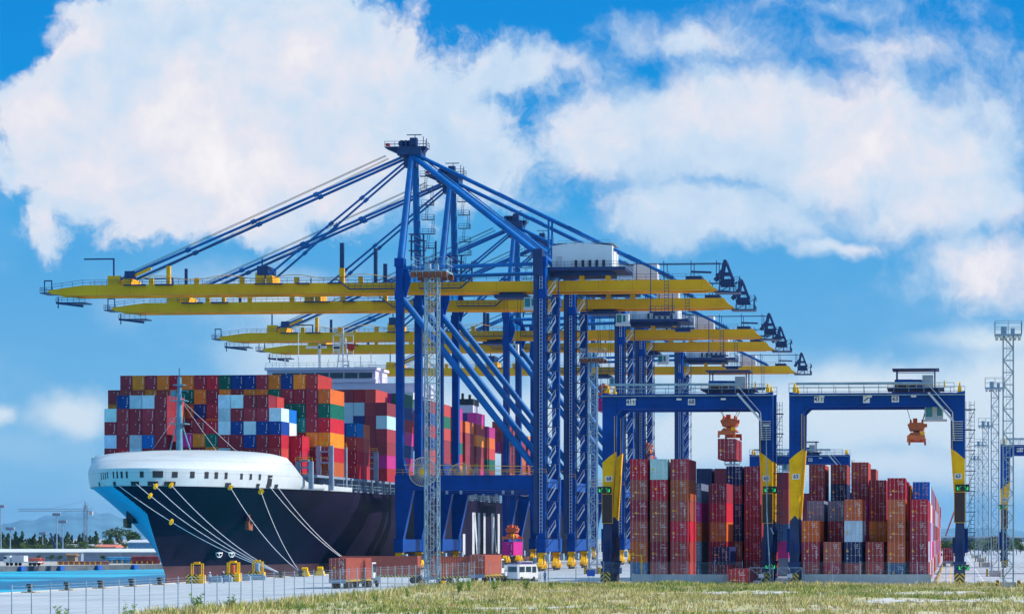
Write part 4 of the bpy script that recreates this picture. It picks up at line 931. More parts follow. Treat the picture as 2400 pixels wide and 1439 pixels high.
# ------------------------------------------------------------------ yard gantry cranes
def make_rtg(x0, x1, Y, num, troll, top=27.3, bot=25.3, z0=.5, cab=None, label='', mirror=False, DY=7.2, signs=True, legsigns=(0, 1)):
    r = tag(empty('yard_gantry_crane', ((x0+x1)/2, Y, z0)), label, 'yard crane', 'rubber tyred yard cranes'); hw = (x1-x0)/2; top -= z0; bot -= z0
    for fi, y in enumerate((0, DY)):
        b = MB(); b.box(-hw+1.9, hw-1.9, y-.55, y+.55, bot, top); b.box(-hw+1.5, hw-1.5, y-.65, y+.65, top, top+.12)
        for sg in (-1, 1): b.prism([(sg*(hw-1.89), bot-.9), (sg*(hw-2.8), bot+.001), (sg*(hw-1.89), bot+.001)], 'y', y-.5, y+.5)
        b.beam((-hw+2, y-.75, bot-.1), (hw-2, y-.75, bot-.1), .12); b.build('girder', M['navy'], r)
        for sg in (-1, 1):
            X = lambda o: sg*(hw-o)
            b = MB()
            b.prism([(X(0), 17.2), (X(1.05), 18.1), (X(1.95), 18.7), (X(2.0), bot-.2), (X(2.0), top), (X(0), top+.3)], 'y', y-.62, y+.62)
            lg = b.build('leg', M['navy'], r)
            b = MB(); b.prism([(X(.02), 17.2), (X(1.05), 18.1), (X(1.95), 18.7), (X(1.28), 9.0), (X(.8), 9.6), (X(.1), 8.8)], 'y', y-.62, y+.62); b.build('lower_leg', M['safety'], r)
            b = MB(); b.prism([(X(.1), 8.8), (X(.8), 9.6), (X(1.28), 9.0), (X(1.5), 4.0), (X(0), 4.0)], 'y', y-.62, y+.62); b.build('leg_foot', M['navy_dark'], r)
            b = MB(); b.beam((X(1.1), y-.68, 9.6), (X(1.75), y-.68, 18.6), .07); b.beam((X(1.75), y-.68, 18.6), (X(1.75), y-.68, bot-1), .07)
            b.build('conduit', M['safety'], r)
            b = MB(); b.box(X(.75)-.25, X(.75)+.25, y-.5, y+.5, top+.3, top+.9); b.tube((X(.75)-.12, y, top+1.1), (X(.75)+.12, y, top+1.1), .5, n=12); b.build('lifting_lug', M['safety'], r)
    for k, sg in enumerate((-1, 1)):
        X = lambda o: sg*(hw-o)
        b = MB(); b.box(min(X(.1), X(1.4)), max(X(.1), X(1.4)), -1.2, DY+1.2, 3.2, 4.4); b.box(min(X(-.1), X(1.7)), max(X(-.1), X(1.7)), 1.5, DY-1.5, 4.4, 6.6)
        for y in (-.9, DY+.9): b.prism([(X(-.2), 3.2), (X(1.7), 3.2), (X(1.3), 2.0), (X(.2), 2.0)], 'y', y-.5, y+.5)
        b.box(min(X(0), X(1.5)), max(X(0), X(1.5)), -2.6, .6, 1.3, 2.2); b.box(min(X(0), X(1.5)), max(X(0), X(1.5)), DY-.6, DY+2.6, 1.3, 2.2)
        for q in (.3, .6, .9): b.tube((X(q), -1.25, 2.2), (X(q), -1.25, 6.2), .07, n=5)
        b.build('sill_beam', M['navy_dark'], r)
        b = MB()
        for y in (-1.9, -.1, DY+.1, DY+1.9):
            b.tube((X(1.15), y, .76), (X(.3), y, .76), .76, n=16)
        b.build_split('wheel', M['rubber'], r, gap=.02)
        b = MB(); b.box(X(.75)-.72, X(.75)+.72, -2.95, -2.7, .25, 1.7); q = b.build('bumper', M['chev'], r, None); q.location = (X(.75), 0, 0)
        for v in q.data.vertices: v.co.x -= X(.75)
        b = MB()
        b.rail((X(-.3), -1.6, 4.5), (X(1.9), -1.6, 4.5), step=.9, r=.03); b.box(min(X(-.4), X(.5)), max(X(-.4), X(.5)), 1.2, 4.0, 4.5, 7.8)
        b.build_split('foot_platform', M['navy'], r)
        plate(num, 1.0, .75, r, (X(.95), -.64, 14.9))
        if k in legsigns:
            arrow_sign(r, (X(.35), -1.0, 13.3)); b = MB(); b.box(X(.75)-.72, X(.75)+.72, -1.0, -.8, 8.6, 12.7); b.build('status_board', M['brown'], r)
            b = MB()
            for z in (8.55, 12.7): b.box(X(.75)-.78, X(.75)+.78, -1.04, -.78, z, z+.06)
            for q in (-.76, .72): b.box(X(.75)+q, X(.75)+q+.05, -1.04, -.78, 8.6, 12.7)
            b.build('board_frame', M['safety'], r)
        if k == 1: arrow_sign(r, (X(.2), -2.8, 2.5), 1.5, .75)
    b = MB(); b.rail((-hw, -.9, top+.15), (hw-1.5, -.9, top+.15), h=1.3, step=1.9); b.rail((-hw, DY+.9, top+.15), (hw, DY+.9, top+.15), h=1.3, step=1.9); b.box(-hw, hw, -1.2, -.66, top-.25, top-.12); b.build('walkway', M['galv'], r)
    b = MB(); b.box(-hw+1, hw-4.5, -1.45, -1.25, top+1.2, top+1.55); b.build('cable_tray', M['galv'], r)
    # stair at the right outside
    b = MB(); b.ladder((hw+.9, .6, 5), (hw+.9, .6, top-1), .7, step=.55, r=.06); b.ladder((hw+.45, 1.6, 5), (hw+.45, 1.6, top-1), .7, step=1.2, r=.06); z = 5.
    while z < top-3: b.beam((hw+.3, .5, z), (hw+1.3, .5, z+2.2), .07); b.box(hw, hw+1.4, .3, 1.8, z+2.2, z+2.3); z += 2.8
    b.build('access_ladder', M['navy_dark'], r)
    b = MB(); b.beam((hw-5.0, -1.2, top+.1), (hw-1.6, -1.2, top-3.8), .1, .3); b.beam((hw-5.0, -1.2, top+1.2), (hw-1.7, -1.2, top-2.6), .1); b.beam((hw-1.7, -1.2, top-2.6), (hw-1.5, -1.2, top-6.4), .12)
    for k in range(9): b.box(hw-1.8, hw-.3, -1.25, -.75, top-3.9-k*.32, top-3.82-k*.32)
    b.build('stair', M['lightgrey'], r)
    # trolley with its winch house under a canopy
    tx = troll; tt = top; sq = lambda b: setattr(b, 'v', [(p[0], p[1], tt+.3+(p[2]-tt-.3)*.58) for p in b.v]) or b
    b = MB(); b.box(tx-3.3, tx+3.3, .4, DY-.4, top+.35, top+1.2); b.box(tx-3.9, tx+3.9, -.3, DY+.3, top+.9, top+1.15); tr = sq(b).build('trolley', M['navy_dark'], r)
    b = MB(); b.tube((tx-2.6, .6, top+2.3), (tx-.4, .6, top+2.3), .95, n=14); b.box(tx-2.9, tx+.8, 1.5, 4.4, top+1.15, top+3.3); b.box(tx-.2, tx+.9, .4, 1.5, top+1.15, top+3.0); sq(b).build('winch', M['navy'], tr)
    b = MB(); b.box(tx+.9, tx+2.4, 1.2, 4.6, top+1.15, top+4.3); sq(b).build('control_cabinet', M['lightgrey'], tr)
    b = MB(); b.prism([(tx-3.2, top+5.5), (tx+3.2, top+5.5), (tx+3.2, top+5.75), (tx-3.2, top+5.75)], 'y', -.2, 5.4)
    for x in (tx-2.6, tx+2.6):
        for y in (.2, 5): b.beam((x, y, top+1.15), (x, y, top+5.5), .16)
    b.beam((tx-2.6, .2, top+4.7), (tx+2.6, .2, top+4.7), .12); sq(b).build('canopy', M['navy_dark'], tr)
    b = MB(); b.rail((tx-3.8, -.2, top+1.2), (tx+4.0, -.2, top+1.2), h=1.2, step=1.2); b.beam((tx+3.9, -.2, top+1.2), (tx+3.9, -.2, top+2.9), .14); sq(b).build('trolley_railing', M['safety'], tr)
    if cab is not None:
        b = MB(); b.box(cab-1.3, cab+1.2, .8, 2.9, bot-1.75, bot+.3); b.box(cab-1.5, cab+1.7, .5, 3.1, bot-1.98, bot-1.76); b.box(cab-.2, cab+.2, 1.5, 2, bot+.3, top+.9); cb = b.build('operator_cab', M['lightgrey'], tr)
        b = MB(); b.box(cab-1.15, cab-.3, .73, .79, bot-1.4, bot+.05); b.box(cab+.35, cab+1.0, .73, .79, bot-1.3, bot+.05); b.box(cab-1.36, cab-1.31, 1, 2.7, bot-1.4, bot+.05); b.build_split('window', M['teal'], cb, gap=.02)
    b = MB()
    for x in (-hw+4.5, -hw+11, hw-7): b.box(x-.35, x+.35, -.95, -.57, bot+1.2, bot+1.45)
    b.build_split('floodlight', M['wht'], r)
    plate('41T', 1.3, .85, r, (-hw+4.1, -.58, bot+.95)); plate(num, 1.0, .85, r, (troll*0+hw-9.5 if num != '68' else .6, -.58, bot+.95))
    if num == '63':
        b = MB(); b.box(-.45, .45, -.03, 0, -.5, .5); p = b.build('slash_plate', M['wht'], r, (-hw+10.6, -.58, bot+.95)); b = MB(); b.beam((-.34, -.06, -.25), (.34, -.06, .25), .04, .14); b.build('slash', M['navy_dark'], p)
    return r
YR1 = XY(1613, 16.5)[1]; YR2 = XY(2055, 17.1)[1]
xa, _ = XZ(1413, 925, YR1); xb, _ = XZ(1812, 925, YR1); xc, _ = XZ(1850, 925, YR2); xd, _ = XZ(2262, 925, YR2)
tx1 = XZ(1706, 900, YR1)[0]-(xa+xb)/2; tx2 = XZ(2146, 900, YR2)[0]-(xc+xd)/2
make_rtg(xa, xb, YR1, '68', tx1, label='yard gantry crane numbered 68, holding a maroon container')
r63 = make_rtg(xc, xd, YR2, '63', tx2, cab=XZ(2190, 960, YR2)[0]-(xc+xd)/2, label='yard gantry crane numbered 63 with an empty orange spreader', legsigns=(1,), top=26.7, bot=25.0)
s3 = 9.5; Y3 = XY(1870, s3)[1]; x3, _ = XZ(1757, 1075, Y3); x4, _ = XZ(1990, 1075, Y3)
make_rtg(x3, x4, Y3, '60', XZ(1887, 1070, Y3)[0]-(x3+x4)/2, label='far yard gantry crane seen small between the legs of the two near yard cranes', legsigns=(), cab=XZ(1846, 1105, Y3)[0]-(x3+x4)/2)
Y5 = 585.; x5, _ = XZ(2346, 1075, Y5)
make_rtg(x5, x5+24.3, Y5, '60', 3.0, label='far yard gantry crane cut off by the right picture side', cab=-4.5, legsigns=(0,))
# spreaders and hanging boxes
x, z = XZ(1706, 1020, YR1-2); zb = XZ(1706, 1076, YR1-2)[1]
make_spreader(XZ(1703, 1000, YR1-2)[0], YR1-2.4, zb+2.9+.75, 25.5, 'orange spreader gripping the maroon container under the yard crane numbered 68')
cont('M', XZ(1703, 1000, YR1-2)[0], YR1-2.4, zb, 12.19, HC, True, 'maroon container hanging in the air under the yard crane numbered 68', 'containers hanging from cranes', force=True)
make_spreader(XZ(2147, 1000, YR2-2)[0], YR2-2.4, XZ(2147, 1026, YR2-2)[1], 25.5, 'empty orange spreader hanging under the yard crane numbered 63')
for Yc, lx, py, key, lab, sl in ((550.8, 22.4, 1301, 'P', 'magenta container hanging just above the trucks between the crane legs', 'orange spreader gripping the magenta container low between the crane legs'),
                      (594.2, 36.6, 962, 'P', 'magenta container hanging high beside the left leg of the yard crane', 'orange spreader high up beside the left leg of the yard crane numbered 68'),
                      (729.3, 31.1, 1090, 'C', 'brick red container hanging behind the front yard stacks', 'orange spreader gripping the brick red container behind the front yard stacks')):
    y0 = Yc+WM-6.1; x = WX+lx; px, s = PXof(x, y0); z = CH+(1260-py)/s
    cont(key, x, y0, z, 12.19, HC, False, lab, 'containers hanging from cranes', force=True); make_spreader(x, y0, z+HC+.75, 58.5, sl)

# ------------------------------------------------------------------ yard stacks
YF = XY(1611, 16.7)[1]; ZG = .5; SLOT = 12.9
COLX = {}
for i, px in enumerate((1477, 1524, 1571.5, 1619, 1667, 1714)): COLX['a', i] = XZ(px, 0, YF)[0]+CW/2
for i, px in enumerate((1879, 1930, 1979, 2029.5, 2080, 2132.5)): COLX['b', i] = XZ(px, 0, YF-7)[0]+CW/2
BN = dict(a='left of gate', b='right of gate'); YS = dict(a=YF, b=YF-7)
def stack(bk, i, row, cols, t0=0, vis=1.0, doors=True):
    y = YS[bk]+row*SLOT
    for t, k in enumerate(cols):
        if k == '.': continue
        cont(k, COLX[bk, i], y, ZG+.15+(t+t0)*(HC+.008), 12.19, HC, doors, '%s container, %s tier up, %s column, %s row, yard %s' % (CN[k], ORD[t+t0], ORD[i], ORD[row], BN[bk]), 'containers in the yard stacks', vis=vis)
stack('a', 0, 0, 'EoCMCR'); stack('a', 1, 0, 'CMCCRL'); stack('a', 2, 0, 'mmRCKM')
for i, x_ in ((3, -38.9), (4, -35.1), (5, -33.8), (6, -31.0), (7, -39.7), (8, -36.8), (9, -29.0), (10, -26.4)): COLX['a', i] = x_
stack('a', 3, 2, 'ESoPS'); stack('a', 4, 2, 'MRoRM'); stack('a', 7, 4, 'MMMMMN', vis=.4); stack('a', 8, 4, 'MMMMMM', vis=.4); stack('a', 5, 3, 'RKNNMN'); stack('a', 6, 3, 'MRMMMM', vis=.6)
stack('a', 9, 3, 'mM', vis=.6); stack('a', 9, 6, 'SPECmM', vis=.5); stack('a', 10, 9, 'MmRMM', vis=.4); stack('a', 0, 4, 'MMMMM', vis=.1); stack('a', 1, 4, 'MMMMM', vis=.1)
cont('N', -33.6, YF+SLOT, ZG+2.6, 12.19, 2.59, True, 'dark navy container lying low before the left yard stacks, an orange end beside it', 'containers in the yard stacks', force=True)
stack('b', 0, 0, 'mMo'); stack('b', 0, 1, '..MS'); COLX['b', 6] = COLX['b', 0]-1.1; stack('b', 6, 3, 'MMMMMm', vis=.7)
stack('b', 1, 0, 'RC'); stack('b', 1, 1, 'MMMS'); COLX['b', 7] = COLX['b', 1]-.8; stack('b', 7, 3, 'MMMMNm', vis=.7)
stack('b', 2, 0, 'mNLK'); stack('b', 2, 2, 'MPPPMm'); stack('b', 3, 0, 'rm'); stack('b', 3, 1, '..OMM'); stack('b', 3, 2, 'MMMMM', vis=.6)
stack('b', 4, 0, 'EHHHR'); stack('b', 4, 2, 'MoCrM', vis=.5); stack('b', 5, 0, 'MMMR'); stack('b', 5, 2, 'MMRNU', vis=.8); stack('b', 5, 1, 'CLMR', vis=.5)
stack('b', 2, 5, 'MMMMmm', vis=.3); stack('b', 4, 4, 'MMMMO', vis=.3)
rr = random.Random(3)
for row in range(3, 30):
    h = rr.choice((4, 5, 5, 5, 4, 5)); stack('b', 5, row, ''.join(rr.choice('MRUWCOMMPLmSr') for _ in range(h)), vis=.12, doors=False)
for row in (9, 12, 15):
    for i in range(0, 6): stack('b', i, row, '..'+''.join(rr.choice('MMmRNC') for _ in range(3)), vis=.1, doors=False)
# box in front of the gate, far box at the right lane, edge stack
x = XZ(1713, 0, YF-9)[0]+1.22; cont('r', x, YF-13, ZG-.3, 12.19, 2.59, True, 'bright red container standing alone beside the mesh gate', 'containers in the yard stacks', force=True)
x, y = XY(2210, 10.3); cont('M', x+1.2, y, ZG+1.3, 12.19, HC, True, 'maroon container on a trailer in the empty lane at the right', 'containers on trucks', force=True)
for t, k in enumerate('MMMRMM'): cont(k, 14.2, 480, ZG+t*2.904, 12.19, HC, True, '%s container, %s tier up, in the stack at the right picture side' % (CN[k], ORD[t]), 'containers in the yard stacks', force=t > 0)

# ------------------------------------------------------------------ trucks
def wheel_set(b, pts, r_=.5):
    for x, y in pts: b.tube((x-.14, y, r_), (x+.14, y, r_), r_, n=14)
def make_truck(loc, rz, label, L=12.19, cabcol='white', stripes=True):
    """terminal tractor and skeletal trailer; +Y is forward, origin under the trailer tail"""
    r = tag(empty('terminal_truck', loc, rz), label, 'truck', 'trucks on the quay apron')
    b = MB(); b.box(-.55, -.35, 0, L+.3, 1.0, 1.25); b.box(.35, .55, 0, L+.3, 1.0, 1.25)
    for y in (.1, L*.33, L*.66, L-.3): b.box(-1.2, 1.2, y, y+.35, 1.0, 1.28)
    b.box(-1.22, 1.22, -.12, .0, .75, 1.3); tr = b.build('trailer', M['steel'], r)
    if stripes:
        for sg in (-1, 1): b = MB(); b.box(*sorted((sg*1.18, sg*1.26)), .3, L-.2, .95, 1.25); b.build('hazard_strip', M['stripe'], tr)
    b = MB(); wheel_set(b, [(x, y) for x in (-1.0, -.65, .65, 1.0) for y in (1.5, 2.8, L-.8)]); b.build_split('trailer_wheel', M['rubber'], tr, gap=.02)
    b = MB(); b.box(-.7, .7, L-1.0, L+4.3, .55, 1.0); b.box(-1.2, -.1, L+2.3, L+4.4, .9, 1.5); b.box(-1.15, 1.15, L+3.2, L+4.5, .6, 1.5); b.build('chassis', M['lightgrey'], r)
    b = MB(); b.prism([(L+1.3, 1.3), (L+3.3, 1.3), (L+3.5, 2.3), (L+3.2, 3.5), (L+1.3, 3.5)], 'x', -1.2, .95); cb = b.build('cab', M['white'], r)
    b = MB(); b.box(-1.0, .75, L+1.24, L+1.29, 2.0, 3.3); b.box(-1.26, -1.21, L+1.5, L+3.1, 2.1, 3.3); b.box(.96, 1.01, L+1.5, L+3.1, 2.1, 3.3)
    b.prism([(L+3.52, 2.35), (L+3.26, 3.35), (L+3.31, 3.37), (L+3.57, 2.37)], 'x', -1.05, .8); b.build_split('window', M['glass'], cb, gap=.02)
    b = MB(); b.beam((-1.2, L+3.4, 2.2), (-1.55, L+3.6, 2.9), .06); b.box(-1.7, -1.45, L+3.5, L+3.6, 2.3, 3.0); b.box(-.2, .2, L+2.2, L+2.4, 3.5, 3.7); b.build('mirror', M['dark'], cb)
    b = MB(); wheel_set(b, [(x, y) for x in (-1.0, 1.0) for y in (L+.1, L+3.5)], .52); b.build_split('tractor_wheel', M['rubber'], r, gap=.02)
    return r
def truck_box(loc, rz, key, label, L=12.19, H=HC, doors=True):
    cont(key, loc[0], loc[1], loc[2]+1.3, L, H, doors, label, 'containers on trucks', rz, force=True)
xA, yA = XY(791, 17.0); aA = R(-4); pA = (xA, yA, ground_z(xA))
make_truck(pA, aA, 'white terminal truck whose box shows its doors, leftmost on the apron', 12.19)
truck_box(pA, aA, 'C', 'reddish container with its doors to the viewer on the leftmost truck')
xB, yB_ = XY(794, 15.2); a = R(-90); pB = (xB, yB_+2, 0)
make_truck(pB, a, 'long truck crossing behind the leftmost truck, side on', 12.19)
truck_box(pB, a, 'C', 'long brownish container seen side on behind the leftmost truck', doors=False)
xC, yC = XY(1010, 15.6); pC = (xC, yC, 0); aC = R(-68)
make_truck(pC, aC, 'truck behind the tall lattice light mast with a ribbed rusty box')
truck_box(pC, aC, 'C', 'ribbed brick red container on the truck just right of the tall lattice mast', L=6.058, doors=False)
xD, yD = XY(1118, 15.6); pD = (xD, yD, ground_z(xD)); aD = R(-2)
make_truck(pD, aD, 'truck with a container showing dark doors and a bright side, under the magenta container')
truck_box(pD, aD, 'C', 'brick red container with dark doors and bright side on the truck below the magenta container')
xE, yE = XY(2210, 10.3); make_truck((xE+1.2, yE, .5), 0, 'truck carrying a maroon container in the empty right lane')
def make_van(loc, rz, label):
    r = tag(empty('white_van', loc, rz), label, 'van'); b = MB()
    b.prism([(0, .5), (6.4, .5), (6.5, 1.3), (6.1, 2.6), (5.8, 2.9), (0, 2.9)], 'x', -1.1, 1.1); bd = b.build('body', M['white'], r)
    b = MB(); b.box(1.11, 1.14, .6, 2.2, 1.6, 2.5); b.box(1.11, 1.14, 2.6, 4.2, 1.6, 2.5); b.box(1.11, 1.14, 4.6, 5.8, 1.5, 2.5); b.box(-.9, .9, -.03, -.005, 1.6, 2.5)
    for sg in (-1,): b.box(-1.14, -1.11, .6, 5.6, 1.6, 2.5)
    b.build_split('window', M['glass'], bd, gap=.02); b = MB(); b.box(-1.13, 1.13, .4, 5.4, 2.91, 3.05); b.build('roof_panel', mat('purple_roof', (.12, .03, .28), .4), bd)
    b = MB(); wheel_set(b, [(x, y) for x in (-1.0, 1.0) for y in (1.2, 5.1)], .42); b.build_split('wheel', M['rubber'], r, gap=.02); r.scale = (.95, .72, .9); return r
xv, yv = XY(1214, 15.8); make_van((xv-1.5, yv+4, ground_z(xv)), R(-32), 'white van with purple roof parked right of the container trucks')

# ------------------------------------------------------------------ lattice light masts
def mast_mesh(H, w=1.15):
    b = MB(); h = w/2
    for x in (-h, h):
        for y in (-h, h): b.beam((x, y, 0), (x, y, H), .16)
    n = int(H/1.5); st = H/n
    for k in range(n):
        z0, z1 = k*st, (k+1)*st; d = 1 if k % 2 else -1
        for y in (-h, h): b.beam((-d*h, y, z0), (d*h, y, z1), .085); b.beam((-h, y, z1), (h, y, z1), .06)
        for x in (-h, h): b.beam((x, -d*h, z0), (x, d*h, z1), .085); b.beam((x, -h, z1), (x, h, z1), .06)
    return b
def make_mast(x, y, H, label, z=.5, w=1.15, pw=2.2):
    r = tag(empty('lattice_light_mast', (x, y, z)), label, 'light mast', 'lattice light masts'); mast_mesh(H, w).build('lattice_tower', M['galv'], r)
    b = MB(); b.ladder((0, -.1, 2), (0, -.1, H), .45, step=.6, r=.05); b.build('climbing_ladder', M['lightgrey'], r)
    q_ = pw; b = MB(); b.box(-q_, q_, -q_, q_, H, H+.18)
    for s0, s1 in (((-q_, -q_), (q_, -q_)), ((-q_, q_), (q_, q_)), ((-q_, -q_), (-q_, q_)), ((q_, -q_), (q_, q_))): b.rail((*s0, H+.2), (*s1, H+.2), h=1.6, step=1.1, r=.03)
    b.box(-.9, -.2, -.4, .4, H+.2, H+1.2); b.box(.3, .8, -.3, .3, H+.2, H+1.0); b.build('platform', M['galv'], r)
    b = MB(); fs_ = .3 if H > 36 else .17
    for k in range(6):
        q = -q_+.25+k*(2*q_-.5)/5; b.box(q-fs_, q+fs_, -q_-.15, -q_+.35, H-fs_*2.3, H-.04); b.box(q-fs_, q+fs_, q_-.35, q_+.15, H-fs_*2.3, H-.04)
    b.build_split('floodlight', M['rust'] if H > 36 else M['lightgrey'], r, gap=.02)
    b = MB(); b.box(-.95, .95, -.95, .95, -.4, 1.0); b.build('plinth', M['concrete'], r)
    b = MB()
    for x_ in (-1.5, 1.15): b.box(x_, x_+.35, -1.4, 1.4, 0, 1.25)
    for i, v in enumerate(()): pass
    b.build_split('crash_barrier', M['stripe'], r); return r
x, y = XY(1013, 18.9); make_mast(x, y, 39.3, 'tallest looking lattice light mast, in front of the nearest gantry crane', ground_z(x), 1.55)
x, y = XY(1390, 12.8); make_mast(x, y, 39.3, 'lattice light mast just left of the yard crane numbered 68', ground_z(x), 1.5)
x, y = XY(1717, 8.0); make_mast(x, y, 28, 'far lattice light mast under the hanging maroon container', .5)
for px, s, l in ((2363, 18.8, 'nearest lattice light mast at the right edge'), (2332, 13.9, 'second lattice light mast in the right row'), (2310, 10.4, 'third lattice light mast in the right row'), (2298, 8.6, 'fourth lattice light mast in the right row'), (2288, 7.3, 'fifth and smallest lattice light mast in the right row')):
    x, y = XY(px, s); make_mast(x, y, 31.6, l, .5, 1.25, 1.65)

# ------------------------------------------------------------------ yellow mooring guards, workers
def make_guard(x, y, label, v=0):
    r = tag(empty('yellow_guard_block', (x, y, 0)), label, 'guard block', 'yellow chevron guard blocks on the quay')
    b = MB(); b.box(-1.5, .6, -.7, .7, 0, 1.35); b.build('block', M['safety'], r)
    b = MB(); b.box(-1.0, 1.0, -.03, .0, .05, 1.4); q = b.build('chevron_panel', M['chev'], r, (-.48, -.71, 0))
    b = MB(); b.box(.6, 1.25, -.6, .6, 0, 1.3); b.build('cabinet', M['safety'], r)
    b = MB()
    for x_ in (-.7, .9):
        for y_ in (-.5, .5): b.beam((x_, y_, 1.3), (x_, y_, 3.0), .13)
    for y_ in (-.5, .5): b.beam((-.75, y_, 3.0), (.95, y_, 3.0), .14)
    b.box(-.4, .5, -.25, .25, 3.05, 3.3); b.build('frame', M['safety'], r)
    if v: b = MB(); b.tube((.1, -.1, 1.35), (.1, -.1, 2.7), .42, n=12); b.build('drum', M['orange'] if v == 1 else M['galv'], r)
for px, l, v, o in ((461, 'first chevron guard block, standing alone at the left', 0, 0), (528, 'chevron guard block with an orange drum, half behind another', 1, .9), (547, 'chevron guard block, right one of the close pair', 0, 0), (603, 'guard block with a grey drum, right of the close pair', 2, 0)):
    s = (2235-px)/(-(QX+3.2))*.9951; _, y = XY(px, s); make_guard(QX+3.2+o, y+o, l, v)
for px, l, i in ((712, 'small yellow winch beside the second rope bollard', 0), (748, 'small yellow winch near the leftmost truck', 1)):
    s = (2235-px)/118.*.9951; _, y = XY(px, s); r = tag(empty('mooring_winch', (QX+1.4, y, 0)), l, 'winch', 'small yellow winches'); b = MB(); b.prism([(-.9, 0), (.9, 0), (.6, .9), (-.6, .9)], 'y', -.5, .5); b.build('stand', M['safety'], r); b = MB(); b.tube((-.5, 0, 1.2), (.5, 0, 1.2), .45, n=12); b.box(-.4, .4, -.1, .1, .9, 1.7); b.build('drum', M['safety'], r)
for px, w in ((498, 1.0), (513, 1.6), (585, 2.2), (560, 1.4)):
    s = (2235-px)/116.*.9951; _, y = XY(px, s); b = MB(); b.prism([(-w, 0), (w, 0), (w, .8), (-w, .8)], 'y', -.4, .4); b.box(-w*.8, w*.8, -.3, .3, .8, .95)
    tag(b.build('grey_chest', M['galv'], None, (QX+3.2, y+2, 0)), {498: 'small grey chest behind the first worker', 513: 'grey chest between the two workers', 585: 'long grey chest left of the drum guard block', 560: 'grey chest right of the close guard pair'}[px], 'chest', 'grey chests on the quay')
mats_p = dict(skin=mat('skin', (.42, .24, .17), .6), over=mat('blue_overall', (.02, .09, .30), .8), vest=mat('pale_shirt', (.35, .45, .55), .8), boots=M['black'])
def make_person(x, y, z, rz, label, vest='over'):
    V = [(0,0,.95), (0,0,1.15), (0,0,1.38), (0,0,1.52), (0,.01,1.62), (0,.0,1.74), (-.1,0,.9), (-.12,.03,.5), (-.13,-.02,.09), (-.13,.13,.05), (.1,0,.9), (.12,-.02,.5), (.14,-.06,.09), (.14,.1,.05),
         (-.19,0,1.42), (-.27,.02,1.16), (-.24,.16,.95), (-.23,.2,.86), (.19,0,1.42), (.28,-.02,1.16), (.26,.08,.92), (.25,.1,.83)]
    E = [(0,1),(1,2),(2,3),(3,4),(4,5),(0,6),(6,7),(7,8),(8,9),(0,10),(10,11),(11,12),(12,13),(2,14),(14,15),(15,16),(16,17),(2,18),(18,19),(19,20),(20,21)]
    Rr = [.15,.14,.16,.06,.09,.095,.10,.07,.05,.045,.10,.07,.05,.045,.07,.05,.035,.04,.07,.05,.035,.04]
    me = bpy.data.meshes.new('person'); me.from_pydata(V, E, []); o = bpy.data.objects.new('person', me); COL.objects.link(o)
    sk = o.modifiers.new('s', 'SKIN'); ss = o.modifiers.new('u', 'SUBSURF'); ss.levels = 2
    for i, q in enumerate(me.skin_vertices[0].data): q.radius = (Rr[i], Rr[i]*.85); q.use_root = i == 0
    dg = bpy.context.evaluated_depsgraph_get(); m2 = bpy.data.meshes.new_from_object(o.evaluated_get(dg)); o.modifiers.clear(); o.data = m2
    m2.materials.clear(); [m2.materials.append(mats_p[k]) for k in ('over', 'skin', 'boots', 'vest')]
    for p in m2.polygons: c = p.center; p.use_smooth = True; p.material_index = 2 if c.z < .16 else 1 if c.z > 1.50 or (c.z < .93 and abs(c.x) > .19) else (3 if vest == 'vest' and c.z > 1.0 else 0)
    o.location = (x, y, z); o.rotation_euler = (0, 0, rz)
    b = MB(); n = 12; vs = []; fs = []
    for j, (rad, zz) in enumerate(((.135, 1.72), (.13, 1.78), (.09, 1.85), (.02, 1.88))): vs += [(rad*math.cos(i*math.pi/6), rad*math.sin(i*math.pi/6)+(.03 if j == 0 else 0), zz) for i in range(n)]
    b.add(vs, [(j*n+i, j*n+(i+1)%n, (j+1)*n+(i+1)%n, (j+1)*n+i) for j in range(3) for i in range(n)], 0, True); b.build('safety_helmet', M['white'], o)
    return tag(o, label, 'person')
for px, l, v in ((492, 'standing worker in blue overalls and white helmet right of the lone guard block', 'vest'), (524, 'worker in blue overalls standing in front of the close guard pair', 'over')):
    s = (2235-px)/112.*.9951; x, y = XY(px, s); make_person(x, y, 0, R(200 if px < 500 else 150), l, v)
x, y = XY(1277, 16.2); make_person(x, y, ground_z(x), R(60), 'worker in light blue walking across the apron below the crane bogies', 'vest')

# ------------------------------------------------------------------ fence, walls, gate, signs, poles
mesh_m = bpy.data.materials.new('chain_link_mesh'); mesh_m.use_nodes = True
def _cl():
    t = mesh_m.node_tree; bs = t.nodes['Principled BSDF']; bs.inputs['Base Color'].default_value = (.42, .50, .56, 1); bs.inputs['Roughness'].default_value = .5
    tc = nd(t, 'ShaderNodeTexCoord'); sp = nd(t, 'ShaderNodeSeparateXYZ'); t.links.new(tc.outputs['Object'], sp.inputs[0]); h = mth(t, 'ADD', sp.outputs[0], sp.outputs[1])
    l = None
    for s_ in (1, -1):
        f = mth(t, 'FRACT', mth(t, 'MULTIPLY', mth(t, 'ADD', h, mth(t, 'MULTIPLY', sp.outputs[2], s_)), 6.0)); v = mth(t, 'LESS_THAN', f, .03); l = v if l is None else mth(t, 'MAXIMUM', l, v)
    t.links.new(l, bs.inputs['Alpha'])
_cl()
